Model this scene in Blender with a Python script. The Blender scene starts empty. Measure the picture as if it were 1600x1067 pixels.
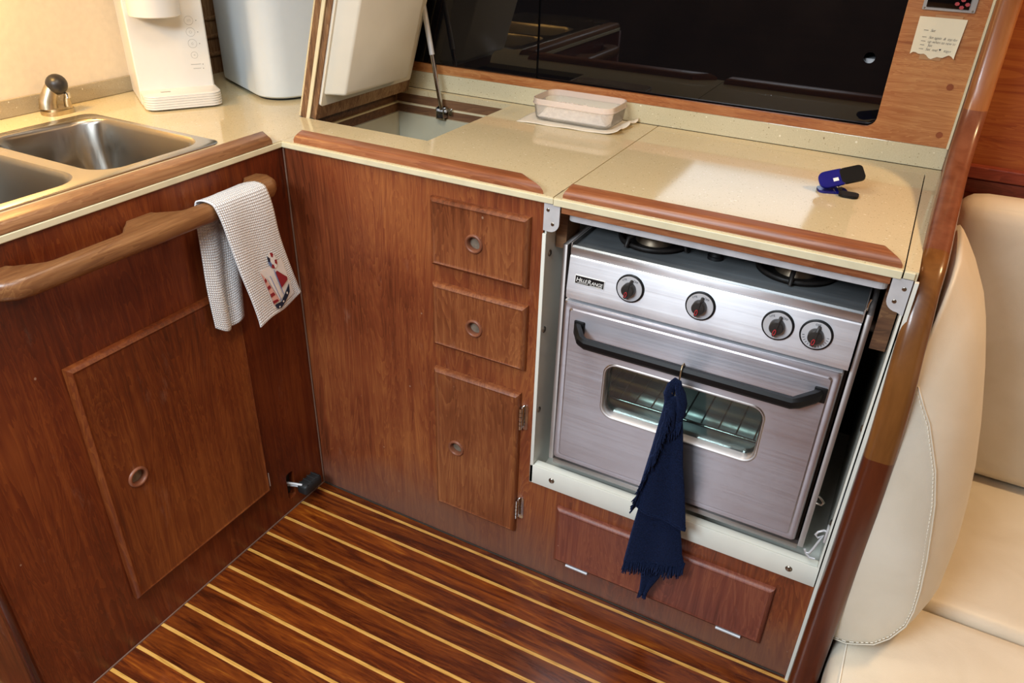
import bpy, bmesh, math, random
from mathutils import Vector, Matrix
random.seed(7)
S = bpy.context.scene
COL = S.collection
PI = math.pi

# ------------------------------------------------------------ camera
cam_d = bpy.data.cameras.new('camera'); cam = bpy.data.objects.new('camera', cam_d); COL.objects.link(cam)
RX = Vector((0.88185466, 0.47060199, 0.02942997))
DN = Vector((0.26138615, -0.43595276, -0.86117506))
FW = Vector((-0.39244062, 0.76712382, -0.50745581))
m3 = Matrix((RX, -DN, -FW)).transposed()
CAM = Vector((1.14217054, -1.16610432, 1.36765779))
cam.matrix_world = Matrix.Translation(CAM) @ m3.to_4x4()
cam_d.sensor_width = 36.0
cam_d.lens = 36.0 * 1198.34 / 1600.0
cam_d.clip_start = 0.02
S.camera = cam

# ------------------------------------------------------------ light and exposure
S.view_settings.view_transform = 'Standard'
S.view_settings.look = 'None'
S.view_settings.gamma = 1.0
S.view_settings.use_curve_mapping = False
S.view_settings.exposure = 0.0
w = bpy.data.worlds.new('world'); S.world = w; w.use_nodes = True
w.node_tree.nodes['Background'].inputs[0].default_value = (0.75, 0.85, 1.0, 1)
w.node_tree.nodes['Background'].inputs[1].default_value = 0.25

def area(name, loc, direction, sx, sy, power, color, shape='RECTANGLE', spread=PI):
    d = bpy.data.lights.new(name, 'AREA'); d.shape = shape; d.size = sx; d.size_y = sy
    d.energy = power; d.color = color; d.spread = spread
    o = bpy.data.objects.new(name, d); COL.objects.link(o)
    o.location = loc
    o.rotation_euler = Vector(direction).to_track_quat('-Z', 'Y').to_euler()
    return o
# daylight falling through the open companionway in the coachroof behind the photographer
area('companionway_daylight', (0.34, -2.13, 1.94), (0, 0, -1), 0.80, 0.86, 84, (0.78, 0.90, 1.0))
# added cool fill light under the closed ceiling, no real hatch behind it
area('overhead_cool_fill', (0.80, -1.15, 1.94), (0, 0, -1), 0.50, 0.50, 11, (0.84, 0.92, 1.0))
# warm cabin lamps: one tucked under the lockers over the sink, ceiling lamps over galley and settee
area('lamp_over_sink', (-0.50, -0.34, 1.33), (0.1, 0.05, -1), 0.12, 0.12, 3.4, (1.0, 0.58, 0.17), 'DISK')
area('lamp_over_galley', (0.45, -0.45, 1.93), (0, 0, -1), 0.50, 0.50, 8, (1.0, 0.88, 0.72), 'DISK')
area('lamp_over_settee', (1.95, 0.40, 1.93), (0, 0, -1), 0.22, 0.22, 15, (1.0, 0.66, 0.34), 'DISK')

# ------------------------------------------------------------ materials
def mat(name):
    m = bpy.data.materials.new(name); m.use_nodes = True
    return m, m.node_tree.nodes, m.node_tree.links, m.node_tree.nodes['Principled BSDF']
def rgb(h):
    h = h.lstrip('#')
    c = [int(h[i:i+2], 16)/255 for i in (0, 2, 4)]
    return tuple(((v/12.92) if v <= .04045 else ((v+.055)/1.055)**2.4) for v in c) + (1,)
def node(ns, t, **k):
    n = ns.new(t)
    for a, b in k.items():
        if a.startswith('i_'): n.inputs[a[2:].replace('_', ' ')].default_value = b
        else: setattr(n, a, b)
    return n
def math_(ns, ls, op, a, b=None, c=None):
    n = ns.new('ShaderNodeMath'); n.operation = op
    for i, v in enumerate((a, b, c)):
        if v is None: continue
        if isinstance(v, (int, float)): n.inputs[i].default_value = v
        else: ls.new(v, n.inputs[i])
    return n.outputs[0]
def ramp(ns, ls, fac, stops):
    n = ns.new('ShaderNodeValToRGB'); e = n.color_ramp.elements
    while len(e) < len(stops): e.new(0.5)
    for q, (p, c) in zip(e, stops): q.position = p; q.color = c
    ls.new(fac, n.inputs[0]); return n.outputs[0]
def mixc(ns, ls, f, a, b, typ='MIX'):
    n = ns.new('ShaderNodeMix'); n.data_type = 'RGBA'; n.blend_type = typ
    for s, v in ((n.inputs[0], f), (n.inputs[6], a), (n.inputs[7], b)):
        if hasattr(v, 'links') or hasattr(v, 'is_linked'): ls.new(v, s)
        else: s.default_value = v
    return n.outputs[2]
def bump(ns, ls, h, st, dist, target):
    n = ns.new('ShaderNodeBump'); n.inputs['Strength'].default_value = st; n.inputs['Distance'].default_value = dist
    ls.new(h, n.inputs['Height']); ls.new(n.outputs[0], target.inputs['Normal']); return n
def coords(ns, ls, scale, rot=(0, 0, 0), loc=(0, 0, 0), out='Object'):
    tc = ns.new('ShaderNodeTexCoord'); mp = ns.new('ShaderNodeMapping')
    mp.inputs['Scale'].default_value = scale; mp.inputs['Rotation'].default_value = rot; mp.inputs['Location'].default_value = loc
    ls.new(tc.outputs[out], mp.inputs[0]); return mp.outputs[0]

def wood(name, cols, axis='z', rough=0.35, coat=0.0, ring=1.0, wear=0.0, seed=0.0, spec=0.5, grime=0.0):
    """cols: dark, mid, light hex; grain runs along axis"""
    m, ns, ls, P = mat(name)
    k = {'x': (1.0, 9, 9), 'y': (9, 1.0, 9), 'z': (9, 9, 1.0)}[axis]
    v = coords(ns, ls, k, loc=(seed, seed*1.7, seed*.6))
    n1 = node(ns, 'ShaderNodeTexNoise', i_Scale=1.6*ring, i_Detail=5.0, i_Roughness=0.55, i_Distortion=0.7); ls.new(v, n1.inputs['Vector'])
    k2 = tuple(q*6 if q > 2 else q*1.3 for q in k)
    v2 = coords(ns, ls, k2, loc=(seed*2, 3, seed))
    n2 = node(ns, 'ShaderNodeTexNoise', i_Scale=3.0, i_Detail=4.0, i_Roughness=0.65); ls.new(v2, n2.inputs['Vector'])
    k5 = tuple(q*2.6 if q > 2 else q*.45 for q in k)
    n5 = node(ns, 'ShaderNodeTexNoise', i_Scale=3.0, i_Detail=3.0, i_Roughness=0.6); ls.new(coords(ns, ls, k5, loc=(seed*3, seed, 7)), n5.inputs['Vector'])
    # cathedral-like contour lines
    c = math_(ns, ls, 'MULTIPLY', n1.outputs[0], 22.0)
    c = math_(ns, ls, 'FRACT', c)
    c = math_(ns, ls, 'POWER', c, 1.6)
    f = math_(ns, ls, 'MULTIPLY_ADD', c, 0.20, .10)
    f = math_(ns, ls, 'ADD', f, math_(ns, ls, 'MULTIPLY', n2.outputs[0], 0.30))
    f = math_(ns, ls, 'ADD', f, math_(ns, ls, 'MULTIPLY_ADD', n5.outputs[0], 0.62, -.11))
    v3 = coords(ns, ls, (1, 1, 1), loc=(seed, 1, 2))
    n3 = node(ns, 'ShaderNodeTexNoise', i_Scale=3.2, i_Detail=3.0); ls.new(v3, n3.inputs['Vector'])
    f = math_(ns, ls, 'ADD', f, math_(ns, ls, 'MULTIPLY', math_(ns, ls, 'SUBTRACT', n3.outputs[0], 0.5), 0.9))
    col = ramp(ns, ls, f, [(0.18, rgb(cols[0])), (0.48, rgb(cols[1])), (0.85, rgb(cols[2]))])
    if wear > 0:
        v4 = coords(ns, ls, (9, 9, 3), loc=(5, 5, 5))
        n4 = node(ns, 'ShaderNodeTexNoise', i_Scale=2.2, i_Detail=8.0, i_Roughness=0.75); ls.new(v4, n4.inputs['Vector'])
        wf = ramp(ns, ls, n4.outputs[0], [(0.60, (0, 0, 0, 1)), (0.80, (wear, wear, wear, 1))])
        col = mixc(ns, ls, wf, col, rgb('#a98672'))
        # scattered pale nicks
        vo = node(ns, 'ShaderNodeTexVoronoi', i_Scale=16.0); ls.new(coords(ns, ls, (1, 1, .8)), vo.inputs['Vector'])
        nk = math_(ns, ls, 'LESS_THAN', vo.outputs['Distance'], 0.035)
        col = mixc(ns, ls, math_(ns, ls, 'MULTIPLY', nk, 0.5), col, rgb('#b5977f'))
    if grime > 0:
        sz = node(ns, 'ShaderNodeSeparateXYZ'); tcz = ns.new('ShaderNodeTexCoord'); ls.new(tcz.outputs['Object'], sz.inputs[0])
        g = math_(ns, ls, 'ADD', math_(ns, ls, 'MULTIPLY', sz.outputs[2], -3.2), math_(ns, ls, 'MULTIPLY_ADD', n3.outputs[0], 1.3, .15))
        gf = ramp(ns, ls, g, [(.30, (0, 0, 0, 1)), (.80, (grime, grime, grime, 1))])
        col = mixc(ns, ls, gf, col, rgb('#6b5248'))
    ls.new(col, P.inputs['Base Color'])
    rr = math_(ns, ls, 'MULTIPLY_ADD', n3.outputs[0], 0.25, rough-0.12); ls.new(rr, P.inputs['Roughness'])
    P.inputs['Coat Weight'].default_value = coat; P.inputs['Coat Roughness'].default_value = 0.12
    P.inputs['Specular IOR Level'].default_value = spec
    bump(ns, ls, n2.outputs[0], 0.25, 0.0006, P)
    return m

M = {}
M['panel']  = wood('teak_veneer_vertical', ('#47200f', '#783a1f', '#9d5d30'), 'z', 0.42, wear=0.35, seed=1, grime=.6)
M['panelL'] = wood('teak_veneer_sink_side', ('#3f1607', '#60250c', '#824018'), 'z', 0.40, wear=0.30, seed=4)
M['door']   = wood('teak_door', ('#512611', '#7a4224', '#a06539'), 'z', 0.42, wear=0.3, seed=9)
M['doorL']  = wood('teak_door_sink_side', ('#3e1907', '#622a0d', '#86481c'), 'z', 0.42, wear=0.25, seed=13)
M['hatchw'] = wood('teak_low_hatch', ('#4f2113', '#73392a', '#92563d'), 'z', 0.45, wear=0.3, seed=17)
M['fiddle'] = wood('teak_fiddle_x', ('#653219', '#8e5434', '#b0764d'), 'x', 0.36, seed=21)
M['fiddley']= wood('teak_fiddle_y', ('#5f3a22', '#845939', '#a57a52'), 'y', 0.36, seed=22)
M['railw']  = wood('teak_grab_rail', ('#4a2c18', '#71482a', '#94683f'), 'y', 0.33, seed=27)
M['backw']  = wood('teak_back_panel', ('#6a2f16', '#a26236', '#c48d58'), 'x', 0.33, ring=1.7, seed=31, coat=.15)
M['hullw']  = wood('teak_settee_wall', ('#5b230f', '#94491f', '#b36c33'), 'x', 0.45, ring=.6, seed=37)
M['ledgew'] = wood('teak_ledge', ('#4f1a10', '#7a3222', '#944a33'), 'x', 0.4, seed=41)
M['ply']    = wood('teak_ply_edge', ('#4a3020', '#7d5a3c', '#b59872'), 'z', 0.6, seed=43)
M['plyx']   = wood('teak_rabbet', ('#2f1c10', '#60402a', '#84603f'), 'x', 0.6, seed=47)
M['farw']   = wood('teak_far_wall', ('#22130c', '#3a2418', '#503728'), 'x', 0.4, seed=51)

# varnished hardwood trim: two or three different scarfed lengths
def trim_mat():
    m, ns, ls, P = mat('varnished_bulkhead_trim')
    v = coords(ns, ls, (10, 10, 1.2)); n1 = node(ns, 'ShaderNodeTexNoise', i_Scale=2.4, i_Detail=6.0, i_Roughness=.6, i_Distortion=.8); ls.new(v, n1.inputs['Vector'])
    a = ramp(ns, ls, n1.outputs[0], [(.25, rgb('#3d170b')), (.5, rgb('#552410')), (.8, rgb('#6c3418'))])
    b = ramp(ns, ls, n1.outputs[0], [(.25, rgb('#552f12')), (.5, rgb('#71461f')), (.8, rgb('#8b5a2c'))])
    c = ramp(ns, ls, n1.outputs[0], [(.25, rgb('#5e2f1d')), (.5, rgb('#73422d')), (.8, rgb('#86543c'))])
    d = ramp(ns, ls, n1.outputs[0], [(.25, rgb('#75401e')), (.5, rgb('#925a31')), (.8, rgb('#a87346'))])
    sx = node(ns, 'ShaderNodeSeparateXYZ'); tc = ns.new('ShaderNodeTexCoord'); ls.new(tc.outputs['Object'], sx.inputs[0])
    z = sx.outputs[2]
    col = mixc(ns, ls, math_(ns, ls, 'GREATER_THAN', z, 0.60), a, b)
    y = sx.outputs[1]
    col = mixc(ns, ls, math_(ns, ls, 'GREATER_THAN', y, 0.11), col, c)
    col = mixc(ns, ls, math_(ns, ls, 'GREATER_THAN', z, 1.045), col, d)
    ls.new(col, P.inputs['Base Color']); P.inputs['Roughness'].default_value = .28
    P.inputs['Coat Weight'].default_value = .22; P.inputs['Coat Roughness'].default_value = .14
    bump(ns, ls, n1.outputs[0], .15, .0006, P)
    return m
M['trim'] = trim_mat()

def floor_mat():
    m, ns, ls, P = mat('teak_and_holly_sole')
    tc = ns.new('ShaderNodeTexCoord'); sx = node(ns, 'ShaderNodeSeparateXYZ'); ls.new(tc.outputs['Object'], sx.inputs[0])
    y = sx.outputs[1]; x = sx.outputs[0]
    q = math_(ns, ls, 'DIVIDE', math_(ns, ls, 'ADD', math_(ns, ls, 'MULTIPLY_ADD', x, -.0145, y), 0.0269+0.0624*60), 0.0624)
    fr = math_(ns, ls, 'FRACT', math_(ns, ls, 'ADD', q, 0.075))
    idx = math_(ns, ls, 'FLOOR', math_(ns, ls, 'ADD', q, 0.075))
    stripe = math_(ns, ls, 'LESS_THAN', fr, 0.128)
    seamd = math_(ns, ls, 'LESS_THAN', math_(ns, ls, 'ABSOLUTE', math_(ns, ls, 'SUBTRACT', fr, 0.130)), 0.010)
    cv = ns.new('ShaderNodeCombineXYZ')
    ls.new(math_(ns, ls, 'MULTIPLY_ADD', idx, 7.31, math_(ns, ls, 'MULTIPLY', x, 2.2)), cv.inputs[0])
    ls.new(math_(ns, ls, 'MULTIPLY', y, 22.0), cv.inputs[1]); ls.new(math_(ns, ls, 'MULTIPLY', idx, 3.1), cv.inputs[2])
    n1 = node(ns, 'ShaderNodeTexNoise', i_Scale=1.6, i_Detail=7.0, i_Roughness=.62, i_Distortion=1.4); ls.new(cv.outputs[0], n1.inputs['Vector'])
    cv2 = ns.new('ShaderNodeCombineXYZ'); ls.new(math_(ns, ls, 'MULTIPLY', x, 14.0), cv2.inputs[0]); ls.new(math_(ns, ls, 'MULTIPLY', y, 150.0), cv2.inputs[1])
    n2 = node(ns, 'ShaderNodeTexNoise', i_Scale=1.5, i_Detail=4.0); ls.new(cv2.outputs[0], n2.inputs['Vector'])
    f = math_(ns, ls, 'ADD', math_(ns, ls, 'MULTIPLY', n1.outputs[0], .75), math_(ns, ls, 'MULTIPLY', n2.outputs[0], .28))
    teak = ramp(ns, ls, f, [(.30, rgb('#270e04')), (.46, rgb('#532008')), (.60, rgb('#7b390d')), (.78, rgb('#b06a1e'))])
    # per-plank tone
    wn = node(ns, 'ShaderNodeTexWhiteNoise', noise_dimensions='1D'); ls.new(idx, wn.inputs['W'])
    tone = math_(ns, ls, 'MULTIPLY_ADD', wn.outputs['Value'], .35, .78)
    hs = node(ns, 'ShaderNodeHueSaturation'); ls.new(tone, hs.inputs['Value']); ls.new(teak, hs.inputs['Color'])
    holly = ramp(ns, ls, n2.outputs[0], [(.25, rgb('#a5742f')), (.5, rgb('#cd9a4c')), (.8, rgb('#deb067'))])
    col = mixc(ns, ls, stripe, hs.outputs[0], holly)
    col = mixc(ns, ls, math_(ns, ls, 'MULTIPLY', seamd, .6), col, rgb('#1c0a04'))
    ls.new(col, P.inputs['Base Color'])
    ls.new(math_(ns, ls, 'MULTIPLY_ADD', n1.outputs[0], .25, .16), P.inputs['Roughness'])
    P.inputs['Coat Weight'].default_value = .35; P.inputs['Coat Roughness'].default_value = .15
    bump(ns, ls, n2.outputs[0], .2, .0006, P)
    return m
M['floor'] = floor_mat()

def stone(name, base, base2, white='#f6f1dc', rough=.07):
    m, ns, ls, P = mat(name)
    v = coords(ns, ls, (1, 1, 1))
    n = node(ns, 'ShaderNodeTexNoise', i_Scale=5.0, i_Detail=3.0); ls.new(v, n.inputs['Vector'])
    nf = node(ns, 'ShaderNodeTexNoise', i_Scale=420.0, i_Detail=3.0); ls.new(v, nf.inputs['Vector'])
    col = ramp(ns, ls, math_(ns, ls, 'MULTIPLY_ADD', nf.outputs[0], .6, math_(ns, ls, 'MULTIPLY', n.outputs[0], .4)), [(.35, rgb(base2)), (.65, rgb(base))])
    def flecks(sc, size, keep, c, col, amt=1.0, dv=(1, 1, 1)):
        vv = coords(ns, ls, dv, rot=(0, 0, .6), loc=(sc, 0, 0))
        vo = node(ns, 'ShaderNodeTexVoronoi', i_Scale=sc); ls.new(vv, vo.inputs['Vector'])
        s = node(ns, 'ShaderNodeSeparateColor'); ls.new(vo.outputs['Color'], s.inputs[0])
        a = math_(ns, ls, 'LESS_THAN', vo.outputs['Distance'], math_(ns, ls, 'MULTIPLY', s.outputs[1], size))
        b = math_(ns, ls, 'GREATER_THAN', s.outputs[0], keep)
        return mixc(ns, ls, math_(ns, ls, 'MULTIPLY', math_(ns, ls, 'MULTIPLY', a, b), amt), col, rgb(c))
    col = flecks(80, .20, .84, white, col, .85, (1, 1.9, 1))
    col = flecks(170, .26, .84, white, col, .6)
    col = flecks(95, .18, .84, '#6d5a38', col, .7, (1, 2.6, 1))
    col = flecks(260, .35, .8, '#8d7a52', col, .6)
    ls.new(col, P.inputs['Base Color']); P.inputs['Roughness'].default_value = rough
    return m
M['stone'] = stone('speckled_solid_surface', '#d8caa6', '#ccbd98')
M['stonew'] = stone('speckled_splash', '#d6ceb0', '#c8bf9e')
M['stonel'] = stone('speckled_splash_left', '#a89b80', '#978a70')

def plain(name, hexc, rough=.4, metal=0.0, spec=.5, coat=0.0, noise=0.0, nscale=40, bumpd=0.0, sss=0):
    m, ns, ls, P = mat(name)
    v = coords(ns, ls, (1, 1, 1)); n = node(ns, 'ShaderNodeTexNoise', i_Scale=float(nscale), i_Detail=4.0); ls.new(v, n.inputs['Vector'])
    c = rgb(hexc)
    if noise:
        lo = tuple(max(0, q*(1-noise)) for q in c[:3])+(1,); hi = tuple(min(1, q*(1+noise)) for q in c[:3])+(1,)
        ls.new(ramp(ns, ls, n.outputs[0], [(.3, lo), (.7, hi)]), P.inputs['Base Color'])
    else: P.inputs['Base Color'].default_value = c
    P.inputs['Roughness'].default_value = rough; P.inputs['Metallic'].default_value = metal
    P.inputs['Specular IOR Level'].default_value = spec; P.inputs['Coat Weight'].default_value = coat
    if bumpd: bump(ns, ls, n.outputs[0], .5, bumpd, P)
    return m
M['wallL'] = plain('beige_liner', '#dccdb4', .55, noise=.04, nscale=60, bumpd=.0006)
M['ceil'] = plain('white_headliner', '#e8e0d0', .6, noise=.03)
M['edge'] = plain('beige_edge_strip', '#dbd3b2', .35, noise=.06, nscale=30)
M['gel'] = plain('white_gelcoat', '#e2e3d8', .22, noise=.05, nscale=9)
M['gelw'] = plain('white_icebox_liner', '#bdb9a2', .4, noise=.04, nscale=9)
M['foam'] = plain('white_moulded_insulation', '#e0ddd0', .35, noise=.03, nscale=12, bumpd=.001)
M['whitep'] = plain('white_appliance_plastic', '#e2dfd8', .32, noise=.01)
M['whiteb'] = plain('white_bin_plastic', '#cfd8de', .28, noise=.01)
M['grey'] = plain('light_grey_print', '#a9a6a0', .5)
M['black'] = plain('black_plastic', '#090a0c', .5, spec=.3, noise=.1, nscale=80)
M['blackr'] = plain('black_rubber', '#1b1c1d', .55, noise=.1)
M['darkk'] = plain('worn_black_knob', '#2a2725', .38, noise=.2, nscale=60)
M['ring'] = plain('wooden_finger_ring', '#7c4a33', .45, noise=.15)
M['ringin'] = plain('dull_brass_cup', '#7a6c5c', .5, noise=.25, nscale=90)
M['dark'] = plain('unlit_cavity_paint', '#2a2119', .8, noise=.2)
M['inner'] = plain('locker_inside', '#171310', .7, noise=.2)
M['alu'] = plain('brushed_aluminium', '#cfd1d4', .5, .3, noise=.12, nscale=30)
M['chrome'] = plain('chrome', '#c9cbcc', .10, 1.0)
M['pumpm'] = plain('tarnished_chrome', '#c2b396', .34, 1.0, noise=.2, nscale=60)
M['screw'] = plain('screw_steel', '#9a9488', .3, 1.0, noise=.2, nscale=200)
M['cast'] = plain('cast_iron', '#2a2624', .5, .3, noise=.3, nscale=80, bumpd=.001)
M['burner'] = plain('burner_cap', '#8d7d69', .4, .7, noise=.2, nscale=90)
M['red'] = plain('red_pointer', '#c5323a', .4)
M['navy'] = None
M['paper'] = plain('cream_note_paper', '#e6dfc6', .8, noise=.03, nscale=20)
M['ink'] = plain('dark_ink', '#3b3a44', .7)
M['tape'] = plain('faded_tape', '#b48a62', .3, noise=.04)
M['napkin'] = plain('white_napkin', '#e6dfd0', .85, noise=.04, nscale=60, bumpd=.001)
M['cake'] = plain('crumbly_powdered_cake', '#f0e6df', .9, noise=.16, nscale=160, bumpd=.003)
M['buttonred'] = plain('red_buttons', '#a8444a', .35)
M['bezel'] = plain('grey_bezel', '#a6a6a8', .3, noise=.05)
M['screen'] = plain('black_display', '#0a0a0c', .08)
M['white'] = plain('white_print', '#eeeeea', .4)
M['blackp'] = plain('black_print', '#0c0c0e', .4)
M['dial'] = plain('silver_dial', '#b9b9bd', .35, 0.0, noise=.04)
M['caulk'] = plain('grey_caulk', '#6f5446', .6, noise=.1)
M['plug'] = plain('dark_wood_plug', '#8b4a28', .4, noise=.1)

def steel(name, hexc, rough=.3, axis=0, scratches=.1, metal=1.0):
    m, ns, ls, P = mat(name)
    k = [(3, 400, 400), (400, 3, 400), (400, 400, 3)][axis]
    n = node(ns, 'ShaderNodeTexNoise', i_Scale=1.0, i_Detail=3.0); ls.new(coords(ns, ls, k), n.inputs['Vector'])
    n2 = node(ns, 'ShaderNodeTexNoise', i_Scale=6.0, i_Detail=5.0); ls.new(coords(ns, ls, (1, 1, 1)), n2.inputs['Vector'])
    P.inputs['Base Color'].default_value = rgb(hexc); P.inputs['Metallic'].default_value = metal
    r = math_(ns, ls, 'MULTIPLY_ADD', n.outputs[0], .14, rough-.07)
    r = math_(ns, ls, 'ADD', r, math_(ns, ls, 'MULTIPLY', math_(ns, ls, 'SUBTRACT', n2.outputs[0], .5), .22))
    ls.new(r, P.inputs['Roughness'])
    bump(ns, ls, n.outputs[0], scratches, .0004, P)
    P.inputs['Anisotropic'].default_value = .8
    tg = node(ns, 'ShaderNodeTangent', direction_type='RADIAL', axis='X'); ls.new(tg.outputs[0], P.inputs['Tangent'])
    return m
M['steel'] = steel('brushed_stainless', '#dfe0e4', .42)
M['steeld'] = steel('door_stainless', '#b8b5bb', .40)
M['steelf'] = steel('stove_frame_steel', '#b5afac', .45, 2)
M['cook'] = steel('dark_worn_cooktop', '#8b8f91', .42, 0, .1)
M['sink'] = steel('satin_sink_steel', '#d2cfc8', .24, 1, .02)
M['bowl'] = steel('satin_bowl_steel', '#9d9890', .33, 2, .08)

def leather():
    m, ns, ls, P = mat('cream_leather')
    v = coords(ns, ls, (1, 1, 1))
    vo = node(ns, 'ShaderNodeTexVoronoi', i_Scale=420.0, feature='DISTANCE_TO_EDGE'); ls.new(v, vo.inputs['Vector'])
    n = node(ns, 'ShaderNodeTexNoise', i_Scale=7.0, i_Detail=5.0, i_Distortion=.6); ls.new(v, n.inputs['Vector'])
    ls.new(ramp(ns, ls, n.outputs[0], [(.3, rgb('#d4cab6')), (.7, rgb('#dfd7c6'))]), P.inputs['Base Color'])
    P.inputs['Roughness'].default_value = .42
    h = math_(ns, ls, 'ADD', math_(ns, ls, 'MULTIPLY', vo.outputs['Distance'], .15), math_(ns, ls, 'MULTIPLY', n.outputs[0], 1.5))
    bump(ns, ls, h, .35, .004, P)
    return m
M['leather'] = leather()
M['stitch'] = plain('cream_stitching', '#efe9da', .6)

def acrylic():
    m, ns, ls, P = mat('smoked_acrylic')
    n = node(ns, 'ShaderNodeTexNoise', i_Scale=1.0, i_Detail=4.0); ls.new(coords(ns, ls, (2, 2, 260)), n.inputs['Vector'])
    P.inputs['Base Color'].default_value = (.004, .004, .005, 1)
    ls.new(math_(ns, ls, 'MULTIPLY_ADD', n.outputs[0], .04, .0), P.inputs['Roughness'])
    P.inputs['IOR'].default_value = 1.58; P.inputs['Transmission Weight'].default_value = 0.0
    return m
M['acrylic'] = acrylic()

def clearish(name, tint, gloss_ior=1.45, haze=0.1, hazecol='#d8d8d0', rough=.04):
    m, ns, ls, P = mat(name)
    out = ns['Material Output']
    tr = ns.new('ShaderNodeBsdfTransparent'); tr.inputs[0].default_value = rgb(tint)
    P.inputs['Base Color'].default_value = rgb(hazecol); P.inputs['Roughness'].default_value = .5
    mx = ns.new('ShaderNodeMixShader'); mx.inputs[0].default_value = haze
    ls.new(tr.outputs[0], mx.inputs[1]); ls.new(P.outputs[0], mx.inputs[2])
    gl = ns.new('ShaderNodeBsdfGlossy'); gl.inputs['Roughness'].default_value = rough
    fr = ns.new('ShaderNodeFresnel'); fr.inputs[0].default_value = gloss_ior
    m2 = ns.new('ShaderNodeMixShader'); ls.new(fr.outputs[0], m2.inputs[0]); ls.new(mx.outputs[0], m2.inputs[1]); ls.new(gl.outputs[0], m2.inputs[2])
    ls.new(m2.outputs[0], out.inputs[0])
    return m
M['tub'] = clearish('clear_food_plastic', '#ffffff', 1.14, .26, '#fffaf2', .15)
M['tubrim'] = clearish('frosted_food_plastic', '#fbf8f4', 1.2, .5, '#fff0e6', .25)
M['glass'] = clearish('oven_window_glass', '#dfe9e4', 1.5, .02)
M['bluep'] = clearish('translucent_blue_plastic', '#3a40c8', 1.5, .35, '#1a22a8', .05)

def waffle():
    m, ns, ls, P = mat('waffle_weave_cotton')
    uv = node(ns, 'ShaderNodeUVMap'); s = ns.new('ShaderNodeSeparateXYZ'); ls.new(uv.outputs[0], s.inputs[0])
    fx = math_(ns, ls, 'ABSOLUTE', math_(ns, ls, 'SINE', math_(ns, ls, 'MULTIPLY', s.outputs[0], PI/.0052)))
    fy = math_(ns, ls, 'ABSOLUTE', math_(ns, ls, 'SINE', math_(ns, ls, 'MULTIPLY', s.outputs[1], PI/.0052)))
    h = math_(ns, ls, 'MINIMUM', math_(ns, ls, 'POWER', fx, .7), math_(ns, ls, 'POWER', fy, .7))
    P.inputs['Base Color'].default_value = rgb('#ecebea'); P.inputs['Roughness'].default_value = .9
    P.inputs['Sheen Weight'].default_value = .2
    bump(ns, ls, math_(ns, ls, 'SUBTRACT', 1.0, h), 1.0, .0020, P)
    return m
M['waffle'] = waffle()
def terry():
    m, ns, ls, P = mat('navy_terry')
    n = node(ns, 'ShaderNodeTexNoise', i_Scale=420.0, i_Detail=3.0); ls.new(coords(ns, ls, (1, 1, 1)), n.inputs['Vector'])
    ls.new(ramp(ns, ls, n.outputs[0], [(.3, rgb('#080d1c')), (.7, rgb('#121d38'))]), P.inputs['Base Color'])
    P.inputs['Roughness'].default_value = 1.0; P.inputs['Specular IOR Level'].default_value = .1
    P.inputs['Sheen Weight'].default_value = .25; P.inputs['Sheen Tint'].default_value = rgb('#5a70b0')
    bump(ns, ls, n.outputs[0], .9, .002, P)
    return m
M['navy'] = terry()
M['navyc'] = plain('navy_applique', '#131b33', .8)
M['redc'] = plain('dark_red_applique', '#8c1a24', .8)
M['pinkc'] = plain('pale_applique', '#d9a79c', .8)
M['bluec'] = plain('slate_blue_applique', '#5a6d9c', .8)
M['whitec'] = plain('white_applique', '#e0dcd9', .9)

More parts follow.
